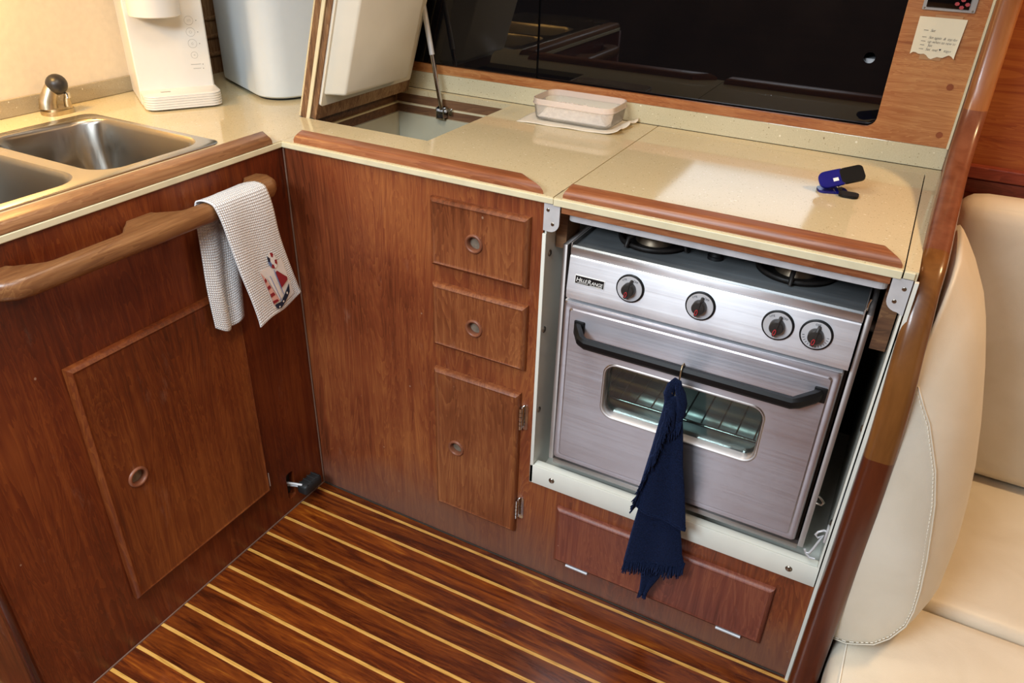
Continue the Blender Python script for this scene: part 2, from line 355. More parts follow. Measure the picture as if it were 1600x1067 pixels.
# ------------------------------------------------------------ mesh helpers
def V(*a): return Vector(a)
class MB:
    def __init__(s): s.bm = bmesh.new()
    def box(s, x0, x1, y0, y1, z0, z1, bev=0, seg=2):
        r = bmesh.ops.create_cube(s.bm, size=1.0); vs = r['verts']
        for v in vs:
            v.co = Vector((x0+(v.co.x+.5)*(x1-x0), y0+(v.co.y+.5)*(y1-y0), z0+(v.co.z+.5)*(z1-z0)))
        if bev:
            es = list({e for v in vs for e in v.link_edges})
            bmesh.ops.bevel(s.bm, geom=es, offset=bev, segments=seg, affect='EDGES', profile=.5)
        return s
    def loft(s, rings, cap0=True, cap1=True, closed=True):
        R = [[s.bm.verts.new(p) for p in ring] for ring in rings]
        n = len(R[0])
        for a, b in zip(R, R[1:]):
            for i in range(n if closed else n-1):
                j = (i+1) % n
                try: s.bm.faces.new((a[i], a[j], b[j], b[i]))
                except ValueError: pass
        if closed and cap0: s.bm.faces.new(list(reversed(R[0])))
        if closed and cap1: s.bm.faces.new(R[-1])
        return R
    def prism(s, pts, d):
        """polygon pts (3D) extruded by vector d"""
        d = Vector(d); s.loft([[Vector(p) for p in pts], [Vector(p)+d for p in pts]]); return s
    def frustum(s, pts0, pts1):
        s.loft([[Vector(p) for p in pts0], [Vector(p) for p in pts1]]); return s
    def cyl(s, c, axis, r, h, n=24, r2=None):
        c = Vector(c); ax = Vector(axis).normalized(); u = ax.orthogonal().normalized(); v = ax.cross(u)
        r2 = r if r2 is None else r2
        s.loft([[c+(u*math.cos(2*PI*i/n)+v*math.sin(2*PI*i/n))*rr+ax*hh for i in range(n)] for rr, hh in ((r, 0), (r2, h))]); return s
    def lathe(s, c, axis, prof, n=28, cap0=True, cap1=True):
        c = Vector(c); ax = Vector(axis).normalized(); u = ax.orthogonal().normalized(); v = ax.cross(u)
        s.loft([[c+(u*math.cos(2*PI*i/n)+v*math.sin(2*PI*i/n))*max(r, 1e-5)+ax*h for i in range(n)] for r, h in prof], cap0, cap1); return s
    def tube(s, pts, r, n=10, cap=True, closed=False):
        pts = [Vector(p) for p in pts]; rings = []; up = None
        N = len(pts)
        for i, p in enumerate(pts):
            if closed: t = pts[(i+1) % N]-pts[i-1]
            else: t = pts[min(i+1, N-1)]-pts[max(i-1, 0)]
            t.normalize()
            if up is None: up = t.orthogonal().normalized()
            up = (up-t*up.dot(t)).normalized(); w_ = t.cross(up)
            rr = r[i] if isinstance(r, (list, tuple)) else r
            rings.append([p+(up*math.cos(2*PI*k/n)+w_*math.sin(2*PI*k/n))*rr for k in range(n)])
        if closed: rings.append(rings[0]); 
        s.loft(rings, cap and not closed, cap and not closed)
        if closed: bmesh.ops.remove_doubles(s.bm, verts=s.bm.verts, dist=1e-6)
        return s
    def sphere(s, c, r, sc=(1, 1, 1), n=16):
        rr = bmesh.ops.create_uvsphere(s.bm, u_segments=n*2, v_segments=n, radius=r)
        for v in rr['verts']: v.co = Vector((v.co.x*sc[0], v.co.y*sc[1], v.co.z*sc[2]))+Vector(c)
        return s
    def poly(s, pts):
        s.bm.faces.new([s.bm.verts.new(p) for p in pts]); return s
    def grid(s, f, nu, nv, uvs=None):
        g = [[s.bm.verts.new(f(i/nu, j/nv)) for j in range(nv+1)] for i in range(nu+1)]
        lay = s.bm.loops.layers.uv.verify() if uvs else None
        for i in range(nu):
            for j in range(nv):
                fc = s.bm.faces.new((g[i][j], g[i+1][j], g[i+1][j+1], g[i][j+1]))
                if uvs:
                    for l, (a, b) in zip(fc.loops, ((i, j), (i+1, j), (i+1, j+1), (i, j+1))): l[lay].uv = uvs(a/nu, b/nv)
        return s
    def rbox(s, x0, x1, y0, y1, z0, z1, r, puff=0, cuts=14):
        """soft rounded cushion box"""
        c = Vector(((x0+x1)/2, (y0+y1)/2, (z0+z1)/2)); h = Vector(((x1-x0)/2, (y1-y0)/2, (z1-z0)/2))
        old = set(s.bm.verts)
        q = bmesh.ops.create_cube(s.bm, size=2.0)
        es = list({e for v in q['verts'] for e in v.link_edges})
        bmesh.ops.subdivide_edges(s.bm, edges=es, cuts=cuts, use_grid_fill=True)
        vs = [v for v in s.bm.verts if v not in old]
        for v in vs:
            p = v.co.copy()
            # concentrate samples towards edges
            p = Vector([math.sin(k*PI/2) if abs(k) < 1 else k for k in p])
            P_ = Vector([p[i]*h[i] for i in range(3)])
            inner = Vector([max(-(h[i]-r), min(h[i]-r, P_[i])) for i in range(3)])
            d = P_-inner
            if d.length > 1e-9: d = d.normalized()*r
            pf = Vector([puff*p[i]**5 * (1-p[(i+1) % 3]**2)*(1-p[(i+2) % 3]**2) for i in range(3)])
            v.co = c+inner+d+pf
        return s

def link(name, m, mt, parent=None, smooth=None, origin=None):
    bm = m.bm if isinstance(m, MB) else m
    bmesh.ops.recalc_face_normals(bm, faces=bm.faces)
    off = parent_world(parent) if parent else (Vector(origin) if origin else Vector((0, 0, 0)))
    bmesh.ops.translate(bm, verts=bm.verts, vec=-off)
    me = bpy.data.meshes.new(name); bm.to_mesh(me); bm.free()
    o = bpy.data.objects.new(name, me); COL.objects.link(o)
    if mt is not None:
        me.materials.append(M[mt] if isinstance(mt, str) else mt)
    if smooth is not None:
        for p in me.polygons: p.use_smooth = True
        if smooth < 180:
            me.set_sharp_from_angle(angle=math.radians(smooth))
    if parent: o.parent = parent
    elif origin: o.location = off
    return o
def parent_world(p):
    v = Vector((0, 0, 0))
    while p: v += p.location; p = p.parent
    return v
def thing(name, label, cat, loc, group=None):
    o = bpy.data.objects.new(name, None); COL.objects.link(o); o.location = loc; o.empty_display_size = .02
    o['label'] = label; o['category'] = cat
    if group: o['group'] = group
    return o
def tag(o, label, cat, group=None):
    o['label'] = label; o['category'] = cat
    if group: o['group'] = group
    return o
def struct(name, m, mt, parent=None, smooth=None):
    o = link(name, m, mt, parent, smooth)
    o['kind'] = 'structure'; return o
def cut(o, *cutters):
    """carve holes into o, keeping no helper in the scene"""
    for m in cutters:
        bm = m.bm; bmesh.ops.recalc_face_normals(bm, faces=bm.faces)
        bmesh.ops.translate(bm, verts=bm.verts, vec=-parent_world(o))
        me = bpy.data.meshes.new('c'); bm.to_mesh(me); bm.free()
        c = bpy.data.objects.new('c', me); COL.objects.link(c)
        if o.parent: c.parent = o.parent; c.location = o.location
        else: c.location = o.location
        md = o.modifiers.new('b', 'BOOLEAN'); md.operation = 'DIFFERENCE'; md.object = c; md.solver = 'EXACT'
        dg = bpy.context.evaluated_depsgraph_get(); dg.update()
        nm = bpy.data.meshes.new_from_object(o.evaluated_get(dg))
        o.modifiers.clear(); old = o.data; nm.name = old.name; o.data = nm
        bpy.data.objects.remove(c); bpy.data.meshes.remove(me)
def cutw(m, off): return m
def rr(cx, cy, w, h, r, n=6):
    """rounded rectangle points in 2D"""
    out = []
    for sx, sy, a0 in ((1, 1, 0), (-1, 1, PI/2), (-1, -1, PI), (1, -1, 3*PI/2)):
        for i in range(n+1):
            a = a0+PI/2*i/n
            out.append((cx+sx*(w/2-r)+r*math.cos(a), cy+sy*(h/2-r)+r*math.sin(a)))
    return out
def text_mesh(name, body, size, mt, parent, place, extrude=.0002, shear=0, spacing=1.0, align='LEFT', offset=0):
    """place: 4x4 matrix mapping text plane to world"""
    cu = bpy.data.curves.new(name, 'FONT'); cu.body = body; cu.size = size; cu.extrude = extrude; cu.shear = shear
    cu.space_character = spacing; cu.offset = offset; cu.align_x = align
    t = bpy.data.objects.new('t', cu); COL.objects.link(t)
    dg = bpy.context.evaluated_depsgraph_get(); dg.update()
    me = bpy.data.meshes.new_from_object(t.evaluated_get(dg)); bpy.data.objects.remove(t)
    me.transform(place); me.transform(Matrix.Translation(-parent_world(parent)))
    me.name = name
    o = bpy.data.objects.new(name, me); COL.objects.link(o); me.materials.clear(); me.materials.append(M[mt]); o.parent = parent
    return o
def frame(origin, xd, yd):
    x = Vector(xd).normalized(); y = Vector(yd); y = (y-x*y.dot(x)).normalized(); z = x.cross(y)
    m = Matrix((x, y, z)).transposed().to_4x4(); m.translation = Vector(origin); return m
def lerp(a, b, t): return a+(b-a)*t
def interp(tab, t):
    if t <= tab[0][0]: return tab[0][1]
    for (a, x), (b, y) in zip(tab, tab[1:]):
        if t <= b: return x+(y-x)*(t-a)/(b-a)
    return tab[-1][1]

T = 0.9103   # worktop level
# ============================================================ SETTING
struct('floor', MB().box(-2.0, 3.2, -2.7, .56, -.03, 0), 'floor')
struct('ceiling', MB().box(-1.2, 3.2, -2.7, 1.2, 1.95, 1.99), 'ceil')
struct('wall_left', MB().box(-.64, -.6, -.76, .80, 0, 1.95), 'wallL')
struct('wall_rear', MB().box(-2.0, 3.2, -2.74, -2.70, 0, 1.95), 'farw')
struct('wall_starboard', MB().box(3.2, 3.24, -2.74, 1.2, 0, 1.95), 'ceil')
struct('wall_port', MB().box(-2.04, -2.0, -2.74, -.76, 0, 1.95), 'ceil')
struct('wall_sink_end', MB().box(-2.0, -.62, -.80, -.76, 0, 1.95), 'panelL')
struct('wall_settee', MB().box(1.236, 3.2, .76, .80, -.03, 1.95), 'hullw')
struct('wall_back', MB().box(-.60, 1.236, .80, .84, 0, 1.95), 'dark')
# splash boards against the hull
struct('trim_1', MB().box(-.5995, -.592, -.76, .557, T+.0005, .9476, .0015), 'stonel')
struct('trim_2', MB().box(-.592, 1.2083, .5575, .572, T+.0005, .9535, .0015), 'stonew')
# bulkhead between galley and settee ---------------------------------------------
LE = [  # left front edge of the capping trim: x, y, z from sole up over the cut-out
 (1.2040,-.040,-.000),(1.2040,-.040,.12),(1.2040,-.040,.30),(1.2040,-.040,.46),(1.2038,-.040,.60),(1.2020,-.040,.685),(1.2000,-.036,.748),
 (1.1985,-.024,.795),(1.1975,-.008,.838),(1.1965,.018,.880),(1.1975,.055,.908),(1.1990,.120,.923),(1.2000,.200,.937),(1.2025,.310,.955),(1.2050,.405,.976),
 (1.2075,.465,1.012),(1.2090,.497,1.062),(1.2085,.515,1.13),(1.2080,.525,1.22),(1.2080,.530,1.40),(1.2080,.530,1.95)]
WID = [(0,.050),(.35,.050),(.5,.050),(.62,.047),(.72,.045),(.80,.042),(.88,.040),(.95,.040),(1.06,.041),(1.4,.042)]
def trim():
    m = MB(); pts = [Vector(p) for p in LE]
    # densify (Catmull-Rom)
    D = []
    for i in range(len(pts)-1):
        a, b, c, d = pts[max(i-1, 0)], pts[i], pts[i+1], pts[min(i+2, len(pts)-1)]
        for k in range(4):
            t = k/4
            D.append(.5*((2*b)+(c-a)*t+(2*a-5*b+4*c-d)*t*t+(3*b-a-3*c+d)*t**3))
    D.append(pts[-1])
    rings = []
    for i, p in enumerate(D):
        t = (D[min(i+1, len(D)-1)]-D[max(i-1, 0)]); t.x = 0; t.normalize()
        n = Vector((0, t.z, -t.y))     # pointing into the bulkhead
        wd = interp(WID, i/len(D)*1.4 if False else p.z if p.y < .02 else (.88 + p.y*.2))
        dep = .036
        prof = []
        for (u, v) in rr(wd/2, dep/2, wd, dep, .0125, 5): prof.append(p+Vector((u, 0, 0))+n*(v))
        rings.append(prof)
    m.loft(rings)
    return m, D
tm, TD = trim()
bulk = MB()
poly = [(q.y+.012, q.z-.012) if q.z > .86 and q.y < .46 else (q.y+.020, q.z) for q in TD]
poly = [(max(a, -.02), b) for a, b in poly]
bulk.loft([[Vector((1.2085, a, b)) for a, b in poly]+[Vector((1.2085, .80, 1.95)), Vector((1.2085, .80, 0))],
           [Vector((1.236, a, b)) for a, b in poly]+[Vector((1.236, .80, 1.95)), Vector((1.236, .80, 0))]])
struct('wall_bulkhead', bulk, 'panel')
o = link('bulkhead_trim', tm, 'trim', smooth=50, origin=(1.23, -.02, 0))
tag(o, 'long varnished hardwood trim curving up the edge of the bulkhead beside the stove', 'trim')
# thin white laminate strips on the galley side of the bulkhead
st = MB()
st.box(1.1983, 1.2040, -.008, .0, 0, .896)
o = link('laminate_strip', st, 'gel', origin=(1.2, 0, 0))
tag(o, 'thin white laminate strip between the stove opening and the curved wooden trim', 'strip')
st = MB(); st.box(1.2035, 1.2075, .540, .5565, .957, 1.949)
o = link('laminate_strip', st, 'edge', origin=(1.205, .54, .957))
tag(o, 'thin pale bead running up between the teak back panel and the trim', 'strip')

# ============================================================ BACK LOCKER with smoked sliding panels
bl = thing('back_locker', 'teak fronted locker above the worktop with smoked black sliding panels', 'cabinet', (.45, .56, .954))
fp = link('face_panel', MB().box(-.598, 1.2035, .557, .566, .954, 1.949), 'backw', bl)
cut(fp, MB().prism([(x, .50, z) for x, z in rr((-.55+1.0665)/2, (.9745+1.62)/2, 1.0665+.55, 1.62-.9745, .020, 6)], (0, .2, 0)))
for i, (x0, x1, y) in enumerate(((-.57, .2955, .568), (.285, 1.085, .574))):
    p = link('sliding_panel', MB().box(x0, x1, y, y+.004, .958, 1.66), 'acrylic', bl)
    if i == 1: cut(p, MB().cyl((1.024, .5, 1.102), (0, 1, 0), .0105, .2, 28))
lb = MB()
lb.box(-.60, 1.2, .795, .799, .954, 1.70); lb.box(-.60, 1.2, .60, .799, .954, .957); lb.box(-.60, 1.2, .60, .799, 1.697, 1.70)
lb.box(-.60, 1.2, .62, .799, 1.25, 1.262)
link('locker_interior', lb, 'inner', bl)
link('stowed_tin', MB().cyl((1.03, .64, .958), (0, 0, 1), .05, .14, 24), 'alu', bl)
for (x, z) in ((1.178, 1.068), (1.185, .978)):
    link('wood_plug', MB().cyl((x, .5575, z), (0, -1, 0), .0062, .0012, 18), 'plug', bl)

# note taped to the panel
nt = thing('paper_note', 'cream handwritten paper note taped to the teak panel', 'note', (1.13, .556, 1.12))
def notef(u, v):
    x = lerp(1.0935, 1.1735, u) + (1-v)*lerp(.0, -.004, u); z = lerp(1.1205, 1.187, v)
    if v < .01: z += .0035*math.sin(u*9)+.002*math.sin(u*23)-.002*u
    return Vector((x, .5555-.0012-.0018*(abs(u-.5)**2*4)*(1-v)-.002*(u > .95)*(1-v), z))
link('paper', MB().grid(notef, 16, 12), 'paper', nt, 180)
lines = [('Set', 1.1650), ('Set again  &  tap for', 1.1530), ('up when to new time', 1.1458), ('Set', 1.1390), ('Set  and', 1.1320)]
for s_, z in lines:
    P0 = frame((1.1175 if s_ != 'Set' or z > 1.15 else 1.119, .5535, z-.003), (1, 0, -.02), (0, 0, 1))
    text_mesh('handwriting', s_, .0068, 'ink', nt, P0, .0001, .35, .92, offset=-.00012)
    link('ink_dash', MB().box(1.1065, 1.1140, .5532, .5536, z-.0012, z-.0006), 'ink', nt)
text_mesh('handwriting', 'together', .0068, 'ink', nt, frame((1.1485, .5535, 1.1290), (1, 0, -.02), (0, 0, 1)), .0001, .35, .9, offset=-.00012)
link('ink_triangle', MB().prism([(1.1405, .5532, 1.1335), (1.1445, .5532, 1.1335), (1.1425, .5532, 1.1298)], (0, .0004, 0)), 'ink', nt)
link('tape', MB().box(1.1190, 1.165, .5548, .5553, 1.1845, 1.1915), 'tape', nt)
link('tape', MB().box(1.1110, 1.148, .5555, .5560, 1.1125, 1.122), 'tape', nt)

# control panel
cp = thing('control_panel', 'grey bezelled digital control panel with red buttons above the note', 'control panel', (1.137, .556, 1.2))
link('bezel', MB().box(1.0930, 1.1810, .5525, .5565, 1.1985, 1.262, .0015), 'bezel', cp, 40)
link('display', MB().box(1.0990, 1.1700, .5498, .5535, 1.2035, 1.256, .0012), 'screen', cp, 40)
for dx, dz in ((0, 0), (.0085, -.0055), (.017, 0), (.0085, .007)):
    link('button', MB().prism([(1.1485+dx+math.cos(a)*.0042, .5498, 1.2125+dz+math.sin(a)*.0034) for a in [k*PI/3+.3 for k in range(6)]], (0, -.0015, 0)), 'buttonred', cp)
for x in (1.0965, 1.1765):
    link('screw', MB().lathe((x, .5525, 1.2018), (0, -1, 0), [(.0018, 0), (.0016, .0006), (.0005, .0009)], 12), 'screw', cp, 60)

# ============================================================ WORKTOPS
ct = thing('worktop', 'speckled beige worktop holding the sink with a teak fiddle along its edge', 'worktop', (-.3, -.1, .895))
top = link('slab', MB().box(-.5995, -.0004, -.757, .5570, .8965, T), 'stone', ct)
slabL = top
cut(top, MB().box(-.475, -.098, -.70, -.085, .8, 1.0))
link('edge_strip', MB().box(-.0004, .0040, -.757, -.0040, .8985, T-.0012, .0010), 'edge', ct)
def fiddle(plan_bot, inset, h, z0=T):
    """rounded teak fiddle from a plan quad: front-left, front-right, back-right, back-left"""
    m = MB(); c = sum((Vector((a, b, 0)) for a, b in plan_bot), Vector())/4
    rings = []
    def offs(d, z):
        P_ = [Vector((a, b, 0)) for a, b in plan_bot]; out = []
        for i in range(4):
            p = P_[i]; a = (P_[i]-P_[i-1]).normalized(); b = (P_[(i+1) % 4]-P_[i]).normalized()
            na = Vector((-a.y, a.x, 0)); nb = Vector((-b.y, b.x, 0)); k = (na+nb).normalized()
            out.append(p+k*(d/max(.3, k.dot(na)))+Vector((0, 0, z)))
        return out
    rings = [offs(0, z0), offs(0, z0+h*.35), offs(inset*.25, z0+h*.7), offs(inset*.6, z0+h*.92), offs(inset, z0+h)]
    m.loft(rings); return m
link('fiddle', fiddle([(.0020, -.757), (.0020, -.030), (-.045, -.002), (-.045, -.757)], .010, .017), 'fiddley', ct, 30)
cut(top, MB().box(-.0990, .02, .1630, .5400, .8, 1.0))
cr = thing('worktop', 'speckled beige worktop with the open icebox hole in it', 'worktop', (.3, .25, .895))
top = link('slab', MB().box(.0004, .6175, -.0030, .5570, .8965, T), 'stone', cr)
cut(top, MB().box(-.0990, .2480, .1630, .5400, .8, 1.0))

link('edge_strip', MB().box(.0040, .6200, -.0075, -.0030, .8985, T-.0012, .0010), 'edge', cr)
link('fiddle', fiddle([(.030, .001), (.596, .001), (.536, .046), (.010, .046)], .010, .017), 'fiddle', cr, 30)
# frame of worktop round the stove cover
rim = MB(); rim.box(.6195, 1.2083, .5135, .5570, .8965, T); rim.box(1.1815, 1.2083, .16, .5135, .8965, T); rim.box(1.1815, 1.2000, -.0020, .16, .8965, T)
o = link('worktop_border', rim, 'stone', origin=(.9, .53, .8965)); tag(o, 'narrow speckled worktop border behind and to the right of the stove cover', 'worktop')
rimb = MB(); rimb.box(1.1815, 1.1965, -.0065, -.0020, .8985, T-.0012, .0010)
link('edge_strip', rimb, 'edge', o)
scv = thing('stove_cover', 'lift-off speckled worktop cover with teak fiddle lying over the stove', 'cover', (.9, .25, .868))
link('cover_slab', MB().box(.6195, 1.1797, -.0030, .5118, .8965, T), 'stone', scv)
link('edge_strip', MB().box(.6205, 1.1795, -.0075, -.0030, .8965, T-.0012, .0010), 'edge', scv)
link('fiddle', fiddle([(.634, .001), (1.1765, .001), (1.150, .046), (.627, .046)], .010, .016), 'fiddle', scv, 30)
link('underside_batten', MB().box(.6340, 1.1670, -.0010, .030, .8835, .8963), 'fiddle', scv)
al = MB(); al.prism([(x, y, .8690) for x, y in rr((.643+1.166)/2, .26, 1.166-.643, .505, .012, 4)], (0, 0, .0140))
link('heat_plate', al, 'alu', scv)

# ============================================================ RIGHT CABINET
rc = thing('galley_cabinet', 'red-brown teak cabinet front with drawers, door and low hatch beside the stove', 'cabinet', (.55, .0, 0))
body = MB()
body.box(.0, .6010, .0, .018, 0, .8962); body.box(.6010, 1.1980, .0, .018, 0, .2630)
link('face_panel', body, 'panel', rc)
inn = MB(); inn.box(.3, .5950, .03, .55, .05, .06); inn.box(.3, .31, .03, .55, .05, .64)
link('cabinet_inside', inn, 'dark', rc)
def ring_pull(c, ax, r, parent, hostbody=None, deep=.014):
    """turned wooden ring with a recessed cup"""
    c = Vector(c)
    g = link('finger_ring', MB().lathe(c, ax, [(r*.70, -deep), (r*.70, .002), (r*.78, .0042), (r*.90, .0045), (r, .0028), (r*1.03, -.001)], 36, False, False), 'ring', parent, 180)
    link('cup', MB().cyl(c-Vector(ax)*(deep-.002), ax, r*.72, .002, 28), 'ringin', g)
    return g
def raised(x0, x1, z0, z1, y, th, ch, mt, name, parent, axis='y', hole=None, hr=.019):
    """bevelled overlay door or drawer front: axis y faces -y, axis x faces +x"""
    def P_(a, b, d): return Vector((a, y-d, b)) if axis == 'y' else Vector((y+d, a, b))
    m = MB()
    steps = [(0, 0), (0, th*.45), (ch*.15, th*.7), (ch*.55, th*.92), (ch*.75, th*.82), (ch, th*.80)]
    m.loft([[P_(x0+i, z0+i, d), P_(x1-i, z0+i, d), P_(x1-i, z1-i, d), P_(x0+i, z1-i, d)] for i, d in steps])
    o = link(name, m, mt, parent, 35)
    if hole:
        a, b = hole
        c = P_(a, b, th*.80); n = Vector((0, -1, 0)) if axis == 'y' else Vector((1, 0, 0))
        cut(o, MB().cyl(c-n*.0135, n, hr*.86, .05, 32))
        ring_pull(c, n, hr, o, deep=.0125)
    return o
d1 = raised(.3660, .5775, .7250, .8650, -.0002, .016, .013, 'door', 'drawer', rc, hole=(.4650, .7915))
d2 = raised(.3660, .5795, .5420, .6865, -.0002, .016, .013, 'door', 'drawer', rc, hole=(.4660, .6090))
d2r = MB()
for i in (0, 1):
    pass
dr = raised(.3650, .5725, .1055, .4835, -.0002, .016, .013, 'door', 'cabinet_door', rc, hole=(.4215, .2885), hr=.0195)
for (z0, z1) in ((.398, .452), (.150, .202)):
    h = MB(); h.box(.5728, .5790, -.0075, -.0002, z0, z1, .0008)
    h.prism([(a, -.0022, b) for a, b in rr(.5835, (z0+z1)/2, .012, z1-z0+.008, .0055, 4)], (0, .002, 0))
    for k in range(5):
        h.cyl((.5762, -.0098, z0+(z1-z0)*k/5+.0004), (0, 0, 1), .0042, (z1-z0)/5-.0012, 12)
    link('hinge', h, 'chrome', dr, 40)
hh = raised(.6720, 1.1345, .0690, .2250, -.0002, .013, .014, 'hatchw', 'low_hatch', rc)
for (x0, x1) in ((.704, .756), (1.045, 1.096)):
    h = MB(); h.cyl((x0, -.0075, .0655), (1, 0, 0), .0034, x1-x0, 12); h.box(x0, x1, -.0030, -.0002, .058, .0655)
    link('hinge', h, 'alu', hh, 40)
# caulk line in the corner
o = link('corner_bead', MB().tube([(.003, -.003, .001), (.003, -.003, .8955)], .0018, 8), 'caulk', origin=(.003, -.003, 0))
tag(o, 'thin pale caulk bead down the corner where the two cabinets meet', 'bead')
cb = MB(); cb.tube([(.004, -.002, .001), (1.195, -.002, .001)], .0022, 6)
o = link('floor_bead', cb, 'dark', origin=(.6, -.002, 0)); tag(o, 'dark dirty caulk line where the drawer cabinet meets the sole', 'bead')
cb = MB(); cb.tube([(.0015, -.004, .001), (.0015, -.757, .001)], .0018, 6)
o = link('floor_bead', cb, 'caulk', origin=(.002, -.4, 0)); tag(o, 'brown caulk line where the sink cabinet meets the sole', 'bead')

# ============================================================ LEFT (SINK) CABINET
lc = thing('sink_cabinet', 'dark red-brown teak cabinet under the sink with one large door and a round finger pull', 'cabinet', (0, -.38, 0))
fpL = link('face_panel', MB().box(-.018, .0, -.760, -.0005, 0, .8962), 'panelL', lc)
cut(fpL, MB().prism([(-.05, a, b) for a, b in rr(-.1150, .074, .026, .078, .009, 5)], (.1, 0, 0)))
link('slot_recess', MB().box(-.024, -.0185, -.135, -.100, .030, .118), 'dark', lc)
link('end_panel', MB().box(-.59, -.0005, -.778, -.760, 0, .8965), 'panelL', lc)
eb = MB(); eb.tube([(-.006, -.771, .0), (-.006, -.771, .896)], .009, 10)
link('corner_post', eb, 'panelL', lc, 180)
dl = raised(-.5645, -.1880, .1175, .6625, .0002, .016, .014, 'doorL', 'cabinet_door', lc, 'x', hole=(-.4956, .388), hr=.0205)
link('hinge', MB().box(.0005, .0050, -.1875, -.1830, .127, .165, .0006).cyl((.0055, -.1855, .127), (0, 0, 1), .0026, .038, 10), 'alu', dl, 40)
m = MB(); z0 = .10
m.loft([[Vector((a, -.7785-d, b)) for a, b in rr(-.330, .42, .40-i*2, .60-i*2, .03, 5)] for i, d in ((0, 0), (0, .006), (.006, .013), (.014, .013))])
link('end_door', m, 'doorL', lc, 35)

# grab rail with scalloped feet
def rail():
    pl = []
    def conc(y0, y1, n=6, up=True):
        for k in range(n+1):
            t = k/n; y = lerp(y0, y1, t)
            s_ = .5-.5*math.cos(PI*t)
            x = .031*(1-s_) if up else .031*s_
            pl.append((x, y))
    pl.append((.012, -.648)); pl.append((0, -.638)); 
    conc(-.595, -.545, up=False)
    conc(-.430, -.388, up=True); conc(-.335, -.290, up=False)
    conc(-.155, -.118, up=True); pl.append((0, -.078)); pl.append((.018, -.068)); pl.append((.048, -.080)); pl.append((.062, -.100)); pl.append((.064, -.13))
    pl.append((.064, -.60)); pl.append((.058, -.625)); pl.append((.038, -.645))
    m = MB(); rings = []
    c = Vector((.045, 0, 0))
    for z, ins in ((.8295, .010), (.8310, .0055), (.835, .002), (.840, 0), (.853, 0), (.858, .002), (.862, .0055), (.8635, .010)):
        ring = []
        N = len(pl)
        for i in range(N):
            p = Vector((*pl[i], 0)); a = (p-Vector((*pl[i-1], 0))).normalized(); b = (Vector((*pl[(i+1) % N], 0))-p).normalized()
            na = Vector((-a.y, a.x, 0)); nb = Vector((-b.y, b.x, 0)); k = (na+nb)
            k = k.normalized() if k.length > 1e-6 else na
            q = p-k*0
            # inset towards interior
            q = p + k*ins*(1 if sgn > 0 else -1)
            if p.x < .002: q.x = 0
            q.x += .0003
            ring.append(q+Vector((0, 0, z)))
        rings.append(ring)
    m.loft(rings); return m
sgn = -1
area2 = 0
o = link('grab_rail', rail(), 'railw', smooth=60, origin=(.03, -.36, .83))
tag(o, 'teak grab rail on scalloped feet along the sink cabinet', 'grab rail')

# ============================================================ SINK AND PUMP
sk = thing('double_sink', 'stainless steel double sink let into the worktop', 'sink', (-.29, -.38, T))
rimp = MB()
rimp.loft([[Vector((a, b, z)) for a, b in rr((-.492-.0850)/2, (-.90-.076)/2, .4070-i*2, .824-i*2, .028-i*.5, 6)] for i, z in ((0, T+.0001), (.0005, T+.0018), (.004, T+.0032))])
rp = link('sink_rim', rimp, 'sink', sk, 30)
B1 = ((-.461-.110)/2, (-.338-.094)/2, .351, .244); B2 = ((-.461-.110)/2, (-.366-.610)/2, .351, .244)
cut(rp, MB().prism([(a, b, T-.02) for a, b in rr(B1[0], B1[1], B1[2], B1[3], .055, 8)], (0, 0, .05)))
cut(rp, MB().prism([(a, b, T-.02) for a, b in rr(B2[0], B2[1], B2[2], B2[3], .055, 8)], (0, 0, .05)))
for (cx, cy, w_, h_) in (B1, B2):
    m = MB()
    m.loft([[Vector((a, b, T+z)) for a, b in rr(cx, cy, w_-i*2, h_-i*2, .055-i*.2, 8)] for i, z in
            ((0, .0033), (.001, .0024), (.0035, -.001), (.006, -.008), (.010, -.06), (.014, -.125), (.020, -.150), (.035, -.163), (.07, -.166))], False, True)
    b = link('bowl', m, 'bowl', sk, 50)
    link('drain', MB().lathe((cx, cy, T-.166), (0, 0, 1), [(.040, 0), (.040, .002), (.030, .001), (.012, .0005)], 28, False, True), 'chrome', b, 50)

pm = thing('galley_pump', 'small chrome galley pump with a black ball knob behind the sink', 'pump', (-.548, -.110, T))
link('base_flange', MB().prism([(a, b, T) for a, b in rr(-.548, -.112, .050, .066, .02, 6)], (0, 0, .0095)).prism([(a, b, T+.0095) for a, b in rr(-.548, -.112, .040, .052, .016, 6)], (0, 0, .004)), 'pumpm', pm, 40)
m = MB(); m.tube([(-.552, -.128, T+.012), (-.552, -.126, T+.028), (-.549, -.118, T+.045), (-.545, -.112, T+.060)], [.0195, .0178, .0158, .013], 18)
link('pump_body', m, 'pumpm', pm, 50)
m = MB(); m.tube([(-.536, -.092, T+.010), (-.534, -.094, T+.024), (-.530, -.094, T+.038)], [.0085, .0075, .0055], 14)
link('lever', m, 'pumpm', pm, 50)
m = MB(); m.sphere((-.540, -.104, T+.0615), .0220, (1, 1, 1), 12)
link('ball_knob', m, 'darkk', pm, 180)
link('spout_tip', MB().cyl((-.528, -.094, T+.033), (0.1, 0, 1), .0062, .010, 16), 'chrome', pm, 40)

